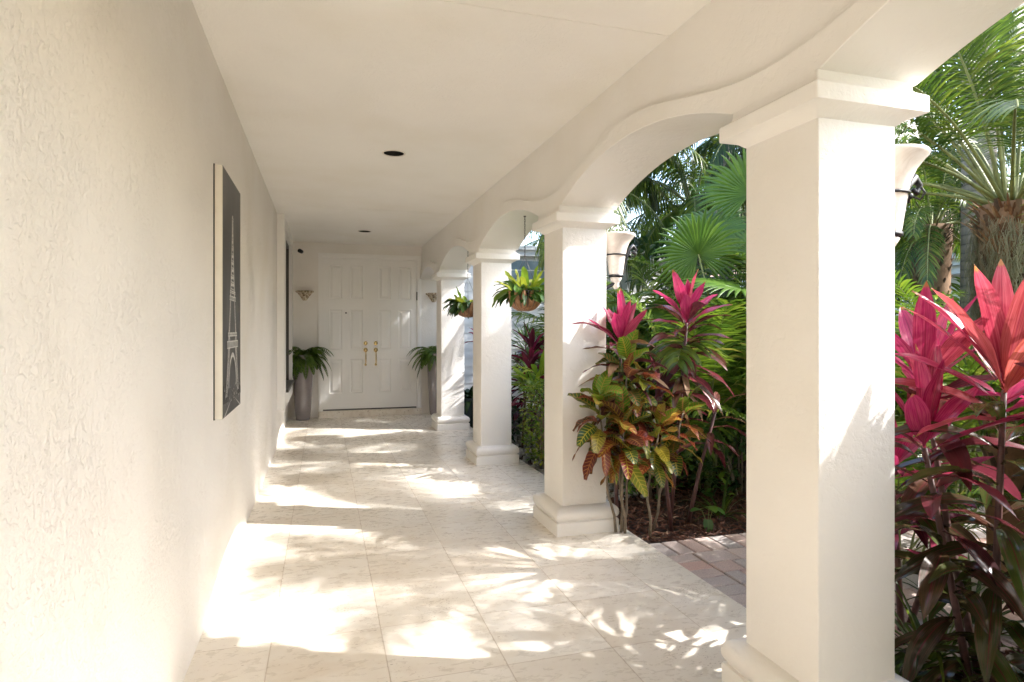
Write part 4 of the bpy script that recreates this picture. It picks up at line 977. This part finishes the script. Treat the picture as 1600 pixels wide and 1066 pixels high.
croton((2.2, 3.86, -.05), 'croton with yellow-veined leaves over bare stems near the path', [
   ((2.16, 3.84, -.05), (2.17, 3.72, .74), 32, .20, 3), ((2.24, 3.95, -.05), (2.40, 3.80, .82), 24, .20, 6)], 8)

# ------------------------------------------------------------------ leafy shrubs
def shrub(loc, lab, rx, ry, h, n, L, W, mk, seed, stems=7, z0=.1, name='shrub', cat='shrub', part='foliage', e=(-.2, 1.2), group=None, clump=0):
    t_ = empty(name, loc, lab, cat, group); rnd = random.Random(seed); m = MB(); sm = MB()
    cl = [(rnd.uniform(-rx, rx) * .8, rnd.uniform(-ry, ry) * .8, z0 + (h - z0) * rnd.uniform(.05, 1)) for _ in range(clump)] if clump else None
    for i in range(n):
        if cl: c = rnd.choice(cl); p = Vector((c[0] + rnd.gauss(0, rx * .17), c[1] + rnd.gauss(0, ry * .17), c[2] + rnd.gauss(0, .07)))
        else:
            a = rnd.uniform(0, 6.283); q_ = rnd.random() ** .35; z = rnd.random(); s_ = math.sin(math.pi * (.15 + .75 * z)) ** .5; p = Vector((math.cos(a) * rx * q_ * s_, math.sin(a) * ry * q_ * s_, z0 + (h - z0) * z))
        az = math.atan2(p.y, p.x) + rnd.uniform(-1, 1); el = rnd.uniform(*e)
        m.leaf(p, (math.cos(az) * math.cos(el), math.sin(az) * math.cos(el), math.sin(el)), L * rnd.uniform(.6, 1.3), W * rnd.uniform(.7, 1.2), rnd.uniform(.3, 1.4), .25, 4, 1, twist=rnd.uniform(-.6, .6))
    for i in range(stems):
        a = rnd.uniform(0, 6.283); q_ = rnd.uniform(.3, .9)
        sm.tube([(math.cos(a) * .06, math.sin(a) * .06, 0), (math.cos(a) * rx * q_ * .5, math.sin(a) * ry * q_ * .5, h * .45), (math.cos(a) * rx * q_, math.sin(a) * ry * q_, h * .85)], [.012, .009, .004], 5)
    m.build(part, MAT[mk], t_); sm.build('stems', MAT['woody'], t_); return t_
shrub((2.22, 6.05, -.05), 'small yellow-green leafed shrub over pale pebbles behind the second column', .26, .45, .93, 1500, .05, .026, 'hedge', 31, 9, .1)
shrub((2.35, 6.65, -.05), 'lime green bromeliad below the burgundy ti plant', .26, .26, .98, 90, .26, .05, 'lime', 32, 5, .75, 'bromeliad', 'plant', 'leaves', (.2, 1.4))
shrub((2.18, 7.6, -.05), 'low dark green shrub between the pebbles and the third column', .22, .4, .6, 420, .09, .04, 'darkleaf', 33, 6)
# garden thicket
for i, (x, y, rx, ry, h, mk, lab) in enumerate([
    (2.75, 4.75, .5, .45, .62, 'broad', 'low broad-leaved shrub under the magenta ti plant'),
    (3.5, 4.6, .55, .4, .7, 'darkleaf', 'low dark shrub at the far edge of the mulch'),
    (4.4, 5.4, .8, .5, 1.3, 'broad', 'leafy green shrub filling the shade below the fan palms'),
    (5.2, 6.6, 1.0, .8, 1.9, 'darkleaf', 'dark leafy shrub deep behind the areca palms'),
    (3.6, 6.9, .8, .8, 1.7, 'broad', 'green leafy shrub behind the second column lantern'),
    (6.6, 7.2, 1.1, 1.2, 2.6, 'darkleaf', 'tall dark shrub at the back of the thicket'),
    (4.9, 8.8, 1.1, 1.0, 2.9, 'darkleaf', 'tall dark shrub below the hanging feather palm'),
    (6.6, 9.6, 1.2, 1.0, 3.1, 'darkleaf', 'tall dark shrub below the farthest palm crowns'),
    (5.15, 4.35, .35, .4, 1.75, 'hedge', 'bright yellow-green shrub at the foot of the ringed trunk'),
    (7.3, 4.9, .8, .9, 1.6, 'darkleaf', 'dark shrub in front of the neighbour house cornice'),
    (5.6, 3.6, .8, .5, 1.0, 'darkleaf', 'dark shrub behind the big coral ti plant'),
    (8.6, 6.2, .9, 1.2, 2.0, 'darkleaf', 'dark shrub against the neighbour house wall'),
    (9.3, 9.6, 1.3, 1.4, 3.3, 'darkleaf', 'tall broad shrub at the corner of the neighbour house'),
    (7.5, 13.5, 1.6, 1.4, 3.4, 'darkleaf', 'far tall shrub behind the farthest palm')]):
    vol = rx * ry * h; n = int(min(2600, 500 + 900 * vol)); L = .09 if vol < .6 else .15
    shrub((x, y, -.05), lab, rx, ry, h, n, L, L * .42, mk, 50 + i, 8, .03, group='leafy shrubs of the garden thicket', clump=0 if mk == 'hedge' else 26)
shrub(shrub_later[0], shrub_later[1], .36, .30, 1.85, 2600, .12, .06, 'darkleaf', 44, 8, .05, group='leafy shrubs of the garden thicket')
# strap-leaf ground plants
def strap(loc, lab, n, L, W, seed, mk='palmdark'):
    t_ = empty('strap_plant', loc, lab, 'plant', 'strap-leaved plants at the bed edges'); rnd = random.Random(seed); m = MB()
    for i in range(n):
        az = rnd.uniform(0, 6.283); el = rnd.uniform(.5, 1.4); m.leaf((math.cos(az) * .04, math.sin(az) * .04, 0), (math.cos(az) * math.cos(el), math.sin(az) * math.cos(el), math.sin(el)), L * rnd.uniform(.6, 1.2), W, rnd.uniform(1, 2.2), .3, 8, 1, prof=lambda x: (1 - x ** 2) * .95 + .05)
    m.build('blades', MAT[mk], t_); return t_
for i, (x, y, n, L, mk, lab) in enumerate([(2.22, 1.98, 34, .55, 'palm', 'strap-leaved plant at the foot of the nearest column'), (2.55, 2.08, 34, .6, 'palm', 'strap-leaved plant between the big and the small ti plants'),
    (2.95, 2.2, 30, .55, 'palmdark', 'dark strap-leaved plant at the path edge on the far right'), (2.95, 4.15, 22, .4, 'palm', 'narrow-leaved plant on the mulch left of the nearest column')]):
    strap((x, y, -.05), lab, n, L, .022, 70 + i, mk)
# heart-leaf seedling
t = empty('seedling', (2.68, 3.92, -.05), 'young plant with four round green leaves on the mulch by the nearest column', 'plant')
m = MB(); sm = MB()
for (dx, dy, dz, az, el) in ((-.05, 0, .14, 3.2, .5), (.0, -.02, .17, 4.6, .3), (.05, 0, .15, 5.4, .0), (-.02, -.03, .08, 4.3, -.9)):
    sm.tube([(0, 0, 0), (dx * .5, dy * .5, dz * .6), (dx, dy, dz)], .003, 5); m.leaf((dx, dy, dz), (math.cos(az) * math.cos(el), math.sin(az) * math.cos(el), math.sin(el)), .10, .072, .9, .12, 7, 2, prof=lambda t: max(.05, math.sin(math.pi * min(1, .22 + t * .76)) ** .7))
m.build('leaves', MAT['broad'], t); sm.build('stems', MAT['cane'], t)
# planter in the slit
t = empty('planter', (2.08, 9.05, -.05), 'dark green planter with leafy plant seen between the farthest columns', 'planter')
m = MB(); m.lathe([(.001, .0), (.14, .0), (.17, .2), (.19, .42), (.20, .45), (.185, .45), (.175, .42), (.001, .40)], 24); m.build('pot', MAT['greenpot'], t)
m = MB(); rnd = random.Random(77)
for i in range(70):
    a = rnd.uniform(0, 6.283); e_ = rnd.uniform(-.1, 1.3); m.leaf((math.cos(a) * .1 * rnd.random(), math.sin(a) * .1 * rnd.random(), .42), (math.cos(a) * math.cos(e_), math.sin(a) * math.cos(e_), math.sin(e_)), rnd.uniform(.18, .34), .07, 1.4, .3, 6, 1)
m.build('leaves', MAT['darkleaf'], t)
